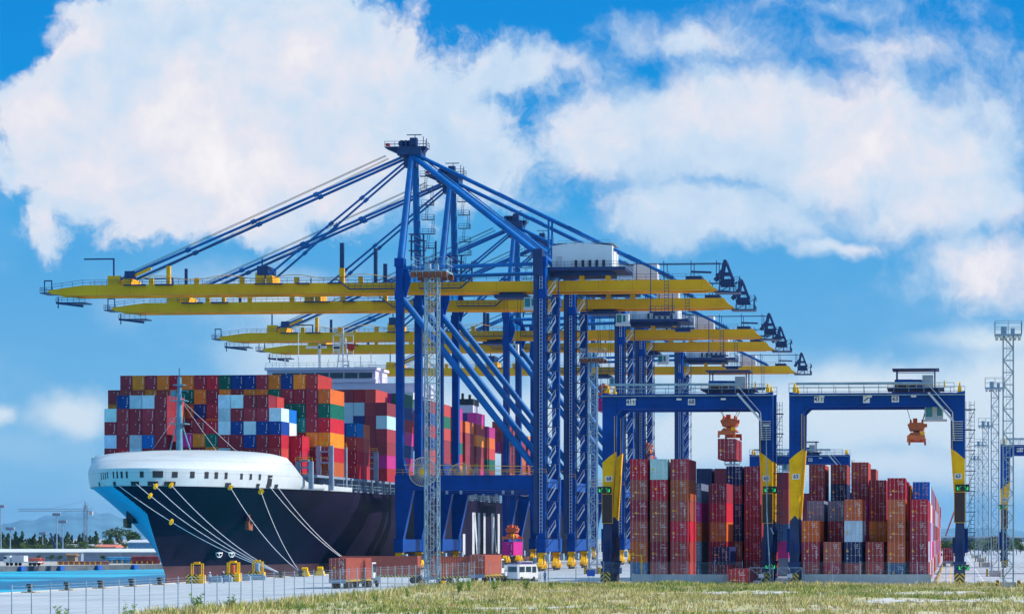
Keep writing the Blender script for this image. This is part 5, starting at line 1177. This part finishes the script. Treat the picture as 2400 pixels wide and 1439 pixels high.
def make_fence(pts, h, label, step=3.95, top=.0):
    r = tag(empty('chain_link_fence', (pts[0][0], pts[0][1], 0)), label, 'fence', 'wire fences'); ox, oy = pts[0]; n = 0; wires = MB(); pan = MB()
    for (x0, y0), (x1, y1) in zip(pts, pts[1:]):
        L = math.hypot(x1-x0, y1-y0); k = max(1, round(L/step))
        for j in range(k+1):
            x = x0+(x1-x0)*j/k; y = y0+(y1-y0)*j/k; z = ground_z(x); b = MB(); b.tube((0, 0, -.2), (0, 0, h+.25), .045, n=6); b.tube((0, 0, h+.25), (0, .0, h+.34), .06, n=6); b.build('post', M['galv'], r, (x-ox, y-oy, z))
            if j < k:
                xn = x0+(x1-x0)*(j+1)/k; yn = y0+(y1-y0)*(j+1)/k; zn = ground_z(xn)
                for hh in (.05, h*.35, h*.68, h, h+.2): wires.beam((x-ox, y-oy, z+hh), (xn-ox, yn-oy, zn+hh), .018)
                pan.add([(x-ox, y-oy, z+.05), (xn-ox, yn-oy, zn+.05), (xn-ox, yn-oy, zn+h), (x-ox, y-oy, z+h)], [(0, 1, 2, 3)])
    wires.build('wire', M['galv'], r); pan.build('wire_mesh', mesh_m, r); return r
FXL = -64.3; YFN = XY(1600, 17.1)[1]-2
make_fence([(FXL, 176), (FXL, 352)], 3.0, 'long wire fence on thin posts running beside the grass towards the ship')
make_fence([(-62.9, 356), (-55, 357), (XZ(1740, 0, YFN)[0], YFN)], 3.0, 'wire fence running in front of the left yard stacks', step=3.6)
make_fence([(XZ(1884, 0, YFN)[0], YFN), (22, YFN-3)], 3.0, 'wire fence running in front of the right yard stacks', step=3.7)
def low_wall(px0, px1, Y, h, label):
    x0 = XZ(px0, 0, Y)[0]; x1 = XZ(px1, 0, Y)[0]; b = MB(); n = int((x1-x0)/3)
    for k in range(n): a = x0+(x1-x0)*k/n; e = x0+(x1-x0)*(k+1)/n; b.box(a+.015, e-.015, Y, Y+.35, .3, .5+h)
    b.box(x0, x1, Y-.15, Y+.5, .3, .62); tag(b.build('concrete_wall', M['concrete']), label, 'wall', 'low concrete walls'); return x0, x1
low_wall(1480, 1752, YFN+3, 1.5, 'low pale concrete wall in front of the left yard stacks'); low_wall(1880, 2182, YFN+3, 1.55, 'low pale concrete wall in front of the right yard stacks')
def gate(px0, px1, label):
    Y = YFN+.5; x0 = XZ(px0, 0, Y)[0]; x1 = XZ(px1, 0, Y)[0]; r = tag(empty('mesh_gate', (x0, Y, .5)), label, 'gate', 'mesh gate leaves'); w = x1-x0; b = MB()
    for x in (0, w/2, w): b.beam((x, 0, 0), (x, 0, 2.5), .10)
    for z in (.08, 2.45): b.beam((0, 0, z), (w, 0, z), .10)
    b.beam((0, 0, .1), (w, 0, 2.4), .06); b.beam((w, 0, .1), (0, 0, 2.4), .06); b.build('frame', M['galv'], r)
    b = MB(); b.add([(0, .03, .1), (w, .03, .1), (w, .03, 2.4), (0, .03, 2.4)], [(0, 1, 2, 3)]); b.build('wire_mesh', mesh_m, r); b = MB(); b.box(w/2-.35, w/2+.35, -.08, -.05, 1.1, 1.6); b.build('notice', M['lightgrey'], r)
gate(1756, 1812, 'left leaf of the grey mesh gate with crossed braces'); gate(1822, 1880, 'right leaf of the grey mesh gate with crossed braces')
x, y = XY(1385, 16.9); r = tag(empty('blue_sign', (x, y, .5)), 'plain blue board on two posts near the mast', 'sign'); b = MB(); b.box(-.55, .55, -.04, .04, 1.2, 2.1); b.build('board', mat('sign_blue', (.0, .08, .5), .5), r); b = MB(); b.beam((-.3, .05, 0), (-.3, .05, 1.3), .06); b.beam((.3, .05, 0), (.3, .05, 1.3), .06); b.build('post', M['galv'], r)
for px0, px1, Y, l in ((1353, 1400, YFN+4, 'striped barrier beam lying left of the yard crane wheels'), (1486, 1518, YFN-1.5, 'striped barrier beam lying by the left end of the low wall')):
    x0 = XZ(px0, 0, Y)[0]; x1 = XZ(px1, 0, Y)[0]; b = MB(); b.prism([(-.2, 0), (.2, 0), (.14, .45), (-.14, .45)], 'x', 0, x1-x0); tag(b.build('barrier_beam', M['rstripe'], None, (x0, Y, .5)), l, 'barrier', 'striped barrier beams')
x, y = XY(1500, 17.); r = tag(empty('yellow_signal_post', (x, YFN+5.5, .5)), 'thin orange post with a crossbar in front of the left yard stacks', 'signal post'); b = MB(); b.beam((0, 0, 0), (0, 0, 4.2), .14); b.beam((-1.6, 0, 4.2), (.2, 0, 4.0), .1); b.box(-.15, .15, -.1, .1, 2.9, 3.4); b.build('post', M['safety'], r)
for px, py0, l in ((1738, 0, 'grey lamp post standing beside the mesh gate'),):
    pass
x, y = XY(1801, 17.0); r = tag(empty('lamp_post', (x, y-3, .5)), 'tall thin grey lamp post in front of the right leg of crane 68', 'lamp post'); b = MB(); b.tube((.5, 0, 0), (.0, 0, 10), .09, .08, n=8); b.tube((0, 0, 10), (-.1, 0, 21.8), .08, .06, n=8); b.tube((.5, 0, 7.9), (.9, 0, 7.0), .1, n=6); b.build('pole', M['galv'], r)
b = MB(); b.box(-.5, .3, -.2, .2, 21.75, 21.95); b.build('lamp_head', M['lightgrey'], r)
# striped kerb by the right stack and lane lines
for y0, y1 in ((345, 900),):
    xk = COLX['b', 5]+CW/2+.9; b = MB(); b.prism([(xk, .5), (xk+.3, .5), (xk+.25, .85), (xk+.05, .85)], 'y', y0+5, y1); tag(b.build('striped_kerb', M['stripe']), 'black and yellow striped kerb along the right container stack', 'kerb')
for i, x in enumerate((-.6, 1.6, 4.4)):
    b = MB(); b.box(x, x+.16, 350, 900, .502, .506); tag(b.build('lane_marking', M['wht' if i else 'safety']), kind='structure')
# ------------------------------------------------------------------ far side: pier, sheds, trees, hills
M['far_ground'] = mat('far_quay_ground', (.40, .39, .38), .9, .15, .05)
M['hill'] = mat('hazed_hill_forest', (.12, .23, .29), .95, .2, .004)  # forest colour shifted to pale blue-grey, with distance haze put into it
M['leaf'] = mat('dark_leaf', (.045, .085, .03), .8, .35, .5); M['leaf2'] = mat('mid_leaf', (.075, .13, .03), .8, .35, .6); M['bark'] = mat('bark', (.10, .07, .05), .9)
FZ = -1.0
q0, q1 = Vector((-364, 457)), Vector((-163, 947))
sheet('far_quay', [(q0.x, q0.y), (q1.x, q1.y), (QX-.1, 1000), (QX-.1, 26000), (-12000, 26000), (-12000, q0.y)], FZ, M['far_ground'])
b = MB(); d = (q1-q0).normalized(); nrm = Vector((d.y, -d.x))
b.add([(q0.x+nrm.x*.2, q0.y+nrm.y*.2, -4), (q1.x+nrm.x*.2, q1.y+nrm.y*.2, -4), (q1.x+nrm.x*.2, q1.y+nrm.y*.2, -.85), (q0.x+nrm.x*.2, q0.y+nrm.y*.2, -.85), (q0.x-nrm.x*.6, q0.y-nrm.y*.6, -.85), (q1.x-nrm.x*.6, q1.y-nrm.y*.6, -.85), (q0.x-nrm.x*.6, q0.y-nrm.y*.6, -4), (q1.x-nrm.x*.6, q1.y-nrm.y*.6, -4)],
      [(0, 1, 2, 3), (3, 2, 5, 4), (4, 5, 7, 6)])
fq = tag(b.build('far_quay_wall', mat('dark_wet_concrete', (.10, .11, .13), .8, .3, .3)), 'dark concrete quay wall across the water with blue fenders', 'quay wall')
for k in range(12):
    p = q0+d*(262+k*16); b = MB(); b.box(-.9, .9, -.5, .5, -2.2, -.9); o = b.build('fender', mat('blue_fender', (.01, .10, .42), .6) if k == 0 else fm, fq, (p.x+nrm.x*.75, p.y+nrm.y*.75, 0)); fm = o.data.materials[0]; o.rotation_euler = (0, 0, math.atan2(d.y, d.x))
def far_at(px, dc): x = (px-2235)*dc*CS/FP; return x, (dc+x*SN)/CS
# long low shed
def shed(px0, px1, dc, h, label, roof=M['white'], wall=M['steel'], dep=14, zr=1.2):
    x0, y0 = far_at(px0, dc); x1, y1 = far_at(px1, dc); r = tag(empty('long_shed', (x0, y0, FZ)), label, 'shed', 'low sheds across the water'); L = math.hypot(x1-x0, y1-y0)
    r.rotation_euler = (0, 0, math.atan2(y1-y0, x1-x0)); b = MB(); b.box(0, L, 0, dep, 0, h); b.build('wall', wall, r)
    b = MB(); b.prism([(-.8, h-.1), (-.8, h+.2), (dep/2, h+zr), (dep+.8, h+.2), (dep+.8, h-.1)], 'x', -.5, L+.5); b.build('roof', roof, r)
shed(-60, 190, 905, 3.0, 'long low shed with pale roof at the left across the water'); shed(196, 372, 880, 3.2, 'long grey walled shed with pale roof near the ship bow')
shed(140, 240, 1150, 4.0, 'low blue shed behind the long pale roof', M['lightgrey'], mat('shed_blue', (.05, .2, .45), .6)); shed(222, 270, 1120, 4.0, 'small shed with salmon roof behind the long pale roof', mat('salmon_roof', (.6, .18, .12), .7))
shed(300, 370, 1100, 6.0, 'blue and red building between the trees near the bow', M['lightgrey'], mat('shed_teal', (.08, .25, .45), .6))
shed(157, 176, 860, 2.2, 'small brown roofed hut before the long shed', mat('brown_roof', (.20, .13, .08), .8), mat('hut_wall', (.25, .2, .15), .8), 4, .8)
# stacked goods and truck on the far quay
for i, (px0, px1, dc, c, n) in enumerate(((308, 372, 812, (.28, .05, .06), 'red pipe stack on the far quay near the bow'), (250, 306, 830, (.06, .28, .5), 'blue pipe stack on the far quay'), (70, 95, 800, (.5, .12, .1), 'small red stack on the far quay'), (135, 250, 790, (.25, .10, .08), 'long low brown stack on the far quay'))):
    x0, y0 = far_at(px0, dc); x1, y1 = far_at(px1, dc); r = tag(empty('goods_stack', (x0, y0, FZ), math.atan2(y1-y0, x1-x0)), n, 'stack', 'goods piled on the far quay'); L = math.hypot(x1-x0, y1-y0); b = MB(); m_ = mat('goods_%d' % i, c, .7, .3, .5); hh = (5, 4, 4, 2)[i]
    for k in range(hh):
        for j in range(6): b.tube((random.uniform(-.5, .5), j*.55+.25*(k % 2), .3+k*.48), (L+random.uniform(-.5, .5), j*.55+.25*(k % 2), .3+k*.48), .26, n=7)
    b.build('pipes', m_, r); b = MB()
    for k in range(int(L/1.6)): b.box(k*1.6, k*1.6+.3, -.5, -.35, 0, .9)
    b.build('stakes', M['safety'], r)
x, y = far_at(28, 762); r = tag(empty('flatbed_lorry', (x, y, FZ), R(70)), 'white cabbed flatbed lorry on the far quay at the left', 'lorry'); b = MB(); b.prism([(0, .8), (1.9, .8), (2.0, 1.8), (1.7, 2.9), (0, 2.9)], 'x', -1.2, 1.2)
r.rotation_euler = (0, 0, R(80)); b.build('cab', M['white'], r); b = MB(); b.box(-1.25, 1.25, -9, -.3, .9, 1.2); b.box(-1.2, 1.2, -4.5, -.6, 1.2, 2.9); b.build('bed', M['lightgrey'], r); b = MB(); wheel_set(b, [(s_*1.1, yy) for s_ in (-1, 1) for yy in (.8, -2, -6.5, -8)], .5); b.build('wheel', M['rubber'], r); b = MB(); b.box(-1.22, 1.22, 1.0, 1.98, 1.9, 2.6); b.build('window', M['glass'], r)
# trees
def leaf_cloud(b, rr, blobs, n, size):
    for cx, cy, cz, rx, rz in blobs:
        for _ in range(n):
            v = Vector((rr.gauss(0, 1), rr.gauss(0, 1), rr.gauss(0, 1))).normalized()*rr.uniform(.55, 1.05)
            c = Vector((cx+v.x*rx, cy+v.y*rx, cz+v.z*rz)); u = Vector((rr.uniform(-1, 1), rr.uniform(-1, 1), rr.uniform(-1, 1))).normalized(); w = u.orthogonal().normalized(); s_ = size*rr.uniform(.6, 1.3)
            b.add([c-u*s_-w*s_*.6, c+u*s_-w*s_*.5, c+u*s_*.3+w*s_*.8], [(0, 1, 2)])
def make_tree(kind, seed, m):
    rr = random.Random(seed); r = empty('conifer_tree' if kind == 'c' else 'broadleaf_tree'); b = MB(); H = 7. if kind == 'c' else 9.
    b.tube((0, 0, 0), (.1, 0, H*.5), .2, .12, n=6)
    for k in range(5): a = rr.uniform(0, 6.3); b.tube((0.05, 0, H*(.3+.06*k)), (math.cos(a)*H*.18, math.sin(a)*H*.18, H*(.5+.06*k)), .09, .03, n=5)
    b.build('trunk', M['bark'], r); b = MB()
    if kind == 'c':
        bl = []
        for k in range(9): t = k/8; bl.append((rr.uniform(-.3, .3), rr.uniform(-.3, .3), H*(.18+.78*t), 1.5*(1-t)+.25, .55))
        leaf_cloud(b, rr, bl, 70, .28)
    else:
        bl = [(rr.gauss(0, 1.7), rr.gauss(0, 1.7), H*rr.uniform(.45, .85), rr.uniform(1.2, 2.2), rr.uniform(.9, 1.5)) for _ in range(9)]
        leaf_cloud(b, rr, bl, 90, .36)
    b.build('crown', m, r); return r
protoC = [make_tree('c', 1, M['leaf']), make_tree('c', 2, M['leaf'])]; protoB = [make_tree('b', 3, M['leaf2']), make_tree('b', 4, M['leaf']), make_tree('b', 5, M['leaf2'])]
used = set()
def put_tree(ps, i, px, dc, s, label, cat='tree', grp='trees across the water'):
    p = ps[i % len(ps)]
    o = p if p.name not in used else copy_tree(p); used.add(p.name)
    x, y = far_at(px, dc); o.location = (x, y, FZ); o.scale = (s, s, s*random.uniform(.9, 1.15)); o.rotation_euler = (0, 0, random.uniform(0, 6)); tag(o, label, cat, grp)
rr = random.Random(9); k = 0
for px in [-12+4.3*q for q in range(56)]:
    put_tree(protoC, k, px+rr.uniform(-2, 2), rr.uniform(1180, 1300), rr.uniform(.95, 1.4), 'dark slender conifer in the tree row across the water at the far left', grp='conifers in the far tree row'); k += 1
for j, px in enumerate(range(-5, 235, 11)): put_tree(protoB, j, px+rr.uniform(-4, 4), rr.uniform(1080, 1150), rr.uniform(.5, .75), 'low pale green tree in front of the far conifer row', grp='low trees before the far conifers')
for j, (px, s_, l) in enumerate(((248, .9, 'broad tree left of the tall pair behind the sheds'), (280, 1.35, 'tall broad tree across the water, left of the pair near the bow'), (312, 1.4, 'tall broad tree across the water, right of the pair near the bow'), (262, .7, 'small tree below the tall far pair'), (297, .8, 'small tree between the tall far pair'), (330, .75, 'small tree right of the tall far pair, beside the bow'), (350, .7, 'last small tree before the ship bow'))):
    put_tree(protoB, j, px, 1140+10*j, s_, l)
for j, (px, dc, s_, l) in enumerate(((90, 870, .25, 'green bush at the left end of the far shed'), (120, 860, .32, 'green bush before the left far shed'), (140, 858, .3, 'round bush by the brown hut'), (242, 850, .3, 'bush before the grey walled far shed'))): put_tree([protoB[0]], j, px, dc, s_, l, 'bush', 'bushes on the far quay')
for j, px in enumerate(range(2212, 2400, 9)): put_tree(protoB, j, px, 1000+30*(j % 3), .75+.2*(j % 2), 'leafy green tree below the far road bridge at the right', grp='trees below the far road bridge')
# hills
def hill(px0, px1, dc, prof, name):
    b = MB(); n = len(prof); vs = []
    for j, (k, zf) in enumerate(((-1800, 0), (-900, .6), (0, 1), (1500, .7), (3500, 0))):
        for i, h in enumerate(prof): x, y = far_at(px0+(px1-px0)*i/(n-1), dc+k); vs.append((x, y, 2.15*h*zf*(1+.06*math.sin(i*1.7+j))))
    b.add(vs, [(j*n+i, j*n+i+1, (j+1)*n+i+1, (j+1)*n+i) for j in range(4) for i in range(n-1)], 0, True); tag(b.build(name, M['hill']), kind='structure')
def prof(pts, n, amp, seed):
    rr = random.Random(seed); out = []
    for i in range(n):
        t = i/(n-1)*(len(pts)-1); k = min(int(t), len(pts)-2); f = t-k; out.append(max(0, pts[k]*(1-f)+pts[k+1]*f+rr.uniform(-amp, amp)))
    return out
hill(-200, 620, 20000, prof([0, 15, 26, 38, 60, 72, 95, 100, 82, 62, 60, 45, 30, 10, 0], 60, 2.0, 4), 'hill')
hill(1900, 2700, 20000, prof([0, 20, 30, 26, 34, 42, 36, 25, 34, 30, 20, 0], 50, 1.5, 6), 'hill')
# viaduct
x0, y0 = far_at(2180, 1500); x1, y1 = far_at(2460, 1500); L = x1-x0; r = tag(empty('road_bridge', (x0, y0, FZ), math.atan2(y1-y0, x1-x0)), 'grey elevated road bridge crossing far behind the right light masts', 'bridge')
b = MB(); b.box(0, L, 0, 9, 5.6, 8.2); b.build('deck', M['steel'], r); b = MB(); b.box(0, L, -.3, -.02, 8.2, 9.0); b.build('parapet', M['lightgrey'], r)
for k in range(8): b = MB(); b.box(-.8, .8, 2, 7, 0, 5.59); b.build('pier', M['concrete'], r, (4+k*9.2, 0, 0))
# far poles and cranes
def pole(px, dc, h, label, w=3.2):
    x, y = far_at(px, dc); r = tag(empty('flood_light_pole', (x, y, FZ)), label, 'light pole', 'tall light poles across the water'); b = MB(); b.tube((0, 0, 0), (0, 0, h), .28, .18, n=6); b.build('pole', M['galv'], r); b = MB(); b.box(-w/2, w/2, -.3, .3, h-.2, h+.15)
    for k in range(4): q = -w/2+.4+k*(w-.8)/3; b.box(q-.3, q+.3, -.5, .5, h+.15, h+.9)
    b.build('lamp_head', M['steel'], r)
for px, top, dc, l in ((2, 1182, 1000, 'tall light pole at the left picture side'), (24, 1234, 950, 'second light pole from the left across the water'), (133, 1201, 980, 'light pole in the middle of the far row'), (147, 1218, 1000, 'light pole just right of the middle one'), (100, 1246, 1100, 'short far light pole among the conifers')):
    pole(px, dc, 7+(1260-top)*dc/FP, l)
dc = 1100; sx = dc/FP; x, y = far_at(201, dc); r = tag(empty('tower_crane', (x, y, FZ)), 'thin tower crane with a long level jib across the water', 'tower crane'); H = 7+(1260-1192)*sx
mast_mesh(H+2.5, 1.3).build('mast', M['steel'], r)
b = MB(); L1 = (201-38)*sx; L2 = (218-201)*sx
for z in (H, H+1.0): b.beam((-L1, 0, z), (L2, 0, z), .16)
for k in range(24): x_ = -L1+L1*k/24; b.beam((x_, 0, H), (x_+L1/48, 0, H+1), .1); b.beam((x_+L1/48, 0, H+1), (x_+L1/24, 0, H), .1)
b.beam((0, 0, H+1), (-.3, 0, H+4.2), .4); b.beam((-.3, 0, H+4.2), (-L1*.55, 0, H+1), .08); b.beam((-.3, 0, H+4.2), (L2, 0, H+1), .08); b.build('jib', M['steel'], r)
b = MB(); b.box(L2-1.4, L2, -.6, .6, H-1.6, H); b.build('counterweight', M['concrete'], r)
for j, (px0, py0, px1, py1) in enumerate(((131, 1272, 118, 1242), (152, 1285, 135, 1245))):
    dc = 1020; x, y = far_at(px0, dc); sx = dc/FP; r = tag(empty('crawler_crane', (x, y, FZ)), ['mobile crane with short raised boom across the water', 'mobile crane with longer raised boom and pale stay, across the water'][j], 'mobile crane', 'mobile cranes across the water')
    b = MB(); b.box(-2, 2, -1.5, 1.5, .8, 3.2); b.build('body', M['blue'], r); b = MB(); b.box(-2.2, 2.2, -1.6, -.9, 0, .8); b.box(-2.2, 2.2, .9, 1.6, 0, .8); b.build('track', M['dark'], r)
    b = MB(); p = Vector(((px1-px0)*sx, 0, 7+(1260-py1)*sx)); b.beam((0, 0, 2.5), p, .55); b.beam(p, (2.0, 0, 3), .12); b.build('lattice_boom', M['navy_dark'], r)
x, y = far_at(2222, 1700); r = tag(empty('far_red_crane', (x, y, FZ)), 'tiny red boom crane on the skyline at the right', 'crane'); b = MB(); b.beam((-2, 0, 8), (4, 0, 25), .9); b.build('boom', M['red'], r); b = MB(); b.box(-4, 0, -2, 2, 0, 9); b.build('body', M['steel'], r)
for px, w in ((2212, 2.2), (2232, 1.5)):
    pass

# ------------------------------------------------------------------ foreground field
def grass_ground():
    m = bpy.data.materials.new('dry_field_soil'); m.use_nodes = True; t = m.node_tree; b = t.nodes['Principled BSDF']; g = nd(t, 'ShaderNodeNewGeometry').outputs['Position']
    c = ramp(t, noise(t, g, .12, 7, .65), [(.35, (.34, .33, .14)), (.5, (.48, .43, .22)), (.62, (.58, .53, .38)), (.72, (.66, .64, .58))]); t.links.new(c, b.inputs['Base Color']); b.inputs['Roughness'].default_value = .95; return m
GX0 = -63.6
def in_strip(x, y):   # pale sandy tracks across the field
    w = 1.6*math.sin(x*.11)+.8*math.sin(x*.37)
    if x > -33 and abs(y-(298+w)) < 8: return True
    if x > -10 and abs(y-(262+w*1.4)) < 12: return True
    if -46 < x < -18 and abs(y-(231+w)) < 4: return True
    if y > 349: return True
    return False
b = MB(); nx, ny = 90, 90; x0, x1, y0, y1 = GX0, 60, 150, 354.5; vs = []
def fz(x, y):
    e = min(1, (x-x0)/3, (y1-y)/3, 1); k = .0 if in_strip(x, y) else 1
    return ground_z(x)+.012+max(0, e)*(.10+.10*math.sin(x*.31+y*.13)+.08*math.sin(x*.9)*math.cos(y*.21)+.15)
for j in range(ny+1):
    for i in range(nx+1): x = x0+(x1-x0)*i/nx; y = y0+(y1-y0)*j/ny; vs.append((x, y, fz(x, y)))
b.add(vs, [(j*(nx+1)+i, j*(nx+1)+i+1, (j+1)*(nx+1)+i+1, (j+1)*(nx+1)+i) for j in range(ny) for i in range(nx)], 0, True); tag(b.build('field', grass_ground()), kind='structure')
M['sand'] = mat('pale_gravel', (.60, .57, .53), .95, .15, .3, fine=3.)
b = MB(); rr = random.Random(21)
for x_a, yc, hw_ in ((-33, 298, 6.6), (-10, 262, 9.5), (-48, 231, 2.6), (-63, 352, 3.2), (-56, 300, 2.2)):
    n = 120; vs = []
    for i in range(n+1):
        x = x_a+(58-x_a)*i/n; 
        if yc == 300: x = -58+14*i/n
        w = 1.6*math.sin(x*.11)+.8*math.sin(x*.37); w *= 1.4 if yc == 262 else 1; h = hw_*(.55+.45*math.sin(i*.7+yc)+.25*math.sin(i*2.3)); h = max(.25, h)*min(1, i/6, (n-i)/6 if yc == 300 else 1)*(0.001 if yc == 231 and x > -18 else 1)
        if yc == 352: w = 0; h = 2.4
        vs += [(x, yc+w-h, fz(x, yc+w-h)+.04), (x, yc+w, fz(x, yc+w)+.07), (x, yc+w+h, fz(x, yc+w+h)+.04)]
    b.add(vs, [(3*i+k, 3*i+3+k, 3*i+4+k, 3*i+1+k) for i in range(n) for k in (0, 1)], 0, True)
tag(b.build('gravel_track', M['sand']), kind='structure')
def blades():
    rr = random.Random(77); vs = []; fs = []; mi = []
    def tuft(x, y, h, n, spread, mat_i):
        z = fz(x, y)-.03
        for _ in range(n):
            a = rr.uniform(0, 6.283); d = rr.uniform(0, spread); bx, by = x+math.cos(a)*d, y+math.sin(a)*d; hh = h*rr.uniform(.5, 1.15); w = rr.uniform(.018, .045); l = rr.uniform(.05, .45)*hh; c, s_ = math.cos(a), math.sin(a); o = len(vs); t = rr.uniform(0, 6.28); u, v = math.cos(t)*w, math.sin(t)*w
            vs.extend([(bx-u, by-v, z), (bx+u, by+v, z), (bx+c*l*.4+u*.8, by+s_*l*.4+v*.8, z+hh*.6), (bx+c*l, by+s_*l, z+hh)]); fs.append((o, o+1, o+2)); fs.append((o, o+2, o+3)); m_ = mat_i if rr.random() < .75 else rr.randrange(6); mi.extend((m_, m_))
    for _ in range(19000):
        y = 205+rr.random()**.8*148; x = rr.uniform(GX0+.1, 40 if y > 290 else 30)
        if in_strip(x, y) and rr.random() < .82: continue
        if x < GX0+14 and y < 300 and rr.random() < .45: continue
        dn = math.sin(x*.21+1.3)*math.sin(y*.17)+math.sin(x*.07+y*.05)+.5*math.sin(x*.9+y*.4)
        if dn < -1.0 and rr.random() < .6: continue
        m_ = (0 if rr.random() < .6 else 4) if dn > .8 else (1 if dn > .1 else (2 if rr.random() < .6 else (3 if rr.random() < .7 else 5))); tuft(x, y, rr.uniform(.28, .6)*(1.25 if y > 330 else 1), 9, .45, m_)
    for _ in range(1500):   # taller growth beside the fence
        y = 195+rr.random()*150; x = GX0+.3+abs(rr.gauss(0, 1.6)); tuft(x, y, rr.uniform(.45, 1.15), 8, .5, rr.choice((1, 2, 2, 3, 0)))
    me = bpy.data.meshes.new('field_grass'); me.from_pydata(vs, [], fs)
    for n, c in (('green_blade', (.27, .32, .05)), ('olive_blade', (.40, .38, .10)), ('dry_blade', (.52, .45, .17)), ('straw_blade', (.66, .56, .29)), ('dark_blade', (.10, .17, .03)), ('seed_head', (.33, .19, .09))): me.materials.append(mat(n, c, .8, .2, .4))
    me.polygons.foreach_set('material_index', mi); o = bpy.data.objects.new('field_grass', me); COL.objects.link(o); tag(o, 'dry tufted grass covering the field in the foreground', 'grass', kind='stuff')
blades()
def make_weed(seed):
    rr = random.Random(seed); r = empty('leafy_weed'); b = MB(); c = MB()
    for k in range(7):
        a = rr.uniform(0, 6.3); l = rr.uniform(.2, .7); h = rr.uniform(1.1, 2.1); p = Vector((0, 0, 0)); q = Vector((math.cos(a)*l, math.sin(a)*l, h)); b.tube(p, q, .02, .008, n=4)
        for j in range(26):
            t = rr.uniform(.25, 1); e = p.lerp(q, t); u = Vector((rr.uniform(-1, 1), rr.uniform(-1, 1), rr.uniform(-.4, .8))).normalized(); w = u.orthogonal().normalized(); s_ = rr.uniform(.10, .2); c.add([e, e+u*s_+w*s_*.35, e+u*s_*2, e+u*s_-w*s_*.35], [(0, 1, 2, 3)])
    b.build('stem', M['bark'], r); c.build('leaves', mat('fresh_leaf_%d' % seed, (.13, .26, .03), .7, .3, 2.), r); return r
wp = [make_weed(1), make_weed(2), make_weed(3)]
WD = [(96, 1470, .85, 'small bright weed at the lower left picture corner'), (300, 1455, .8, 'pale thin weed left of the leafy bush by the fence'), (462, 1440, .95, 'leafy bush by the fence below the lone guard block'), (540, 1434, .8, 'slim leafy bush by the fence below the drum guard block'),
      (1075, 1395, 1.0, 'green bush right of the tall lattice mast foot'), (1100, 1392, .8, 'second green bush right of the tall lattice mast foot'), (955, 1402, .6, 'small green bush left of the tall lattice mast foot'), (1160, 1385, .8, 'bush standing up before the container trucks'), (1232, 1388, .9, 'bush standing up before the white van'), (1290, 1384, .5, 'little weed right of the white van'), (700, 1436, .6, 'low weed by the fence below the two steep ropes'), (880, 1420, .5, 'low weed by the fence below the long side on truck')]
for j, (px, py, s_, l) in enumerate(WD):
    p = wp[j % 3]; o = p if j < 3 else copy_tree(p); dc = 6.4*FP/(py-1260); x, y = far_at(px, dc); x = max(x, GX0+.25); o.location = (x, y, fz(x, y)-.05); o.scale = (s_, s_, s_); o.rotation_euler = (0, 0, j*1.3); tag(o, l, 'weed', 'leafy weeds in the field')
flush_containers()
# ------------------------------------------------------------------ air
hz = MB(); hz.box(-11500, 9000, -70, 25500, -7, 290); o = tag(hz.build('haze', None) if False else hz.build('haze', bpy.data.materials.new('haze_air')), kind='stuff')
def _hz():
    m = o.data.materials[0]; m.use_nodes = True; t = m.node_tree; t.nodes.clear(); out = nd(t, 'ShaderNodeOutputMaterial'); v = nd(t, 'ShaderNodeVolumePrincipled'); v.inputs['Density'].default_value = HAZE
    v.inputs['Color'].default_value = (.15, .55, 1, 1); v.inputs['Anisotropy'].default_value = .2; t.links.new(v.outputs[0], out.inputs['Volume'])
HAZE = .00003
_hz()
o['label'] = 'thin pale blue haze over the port'
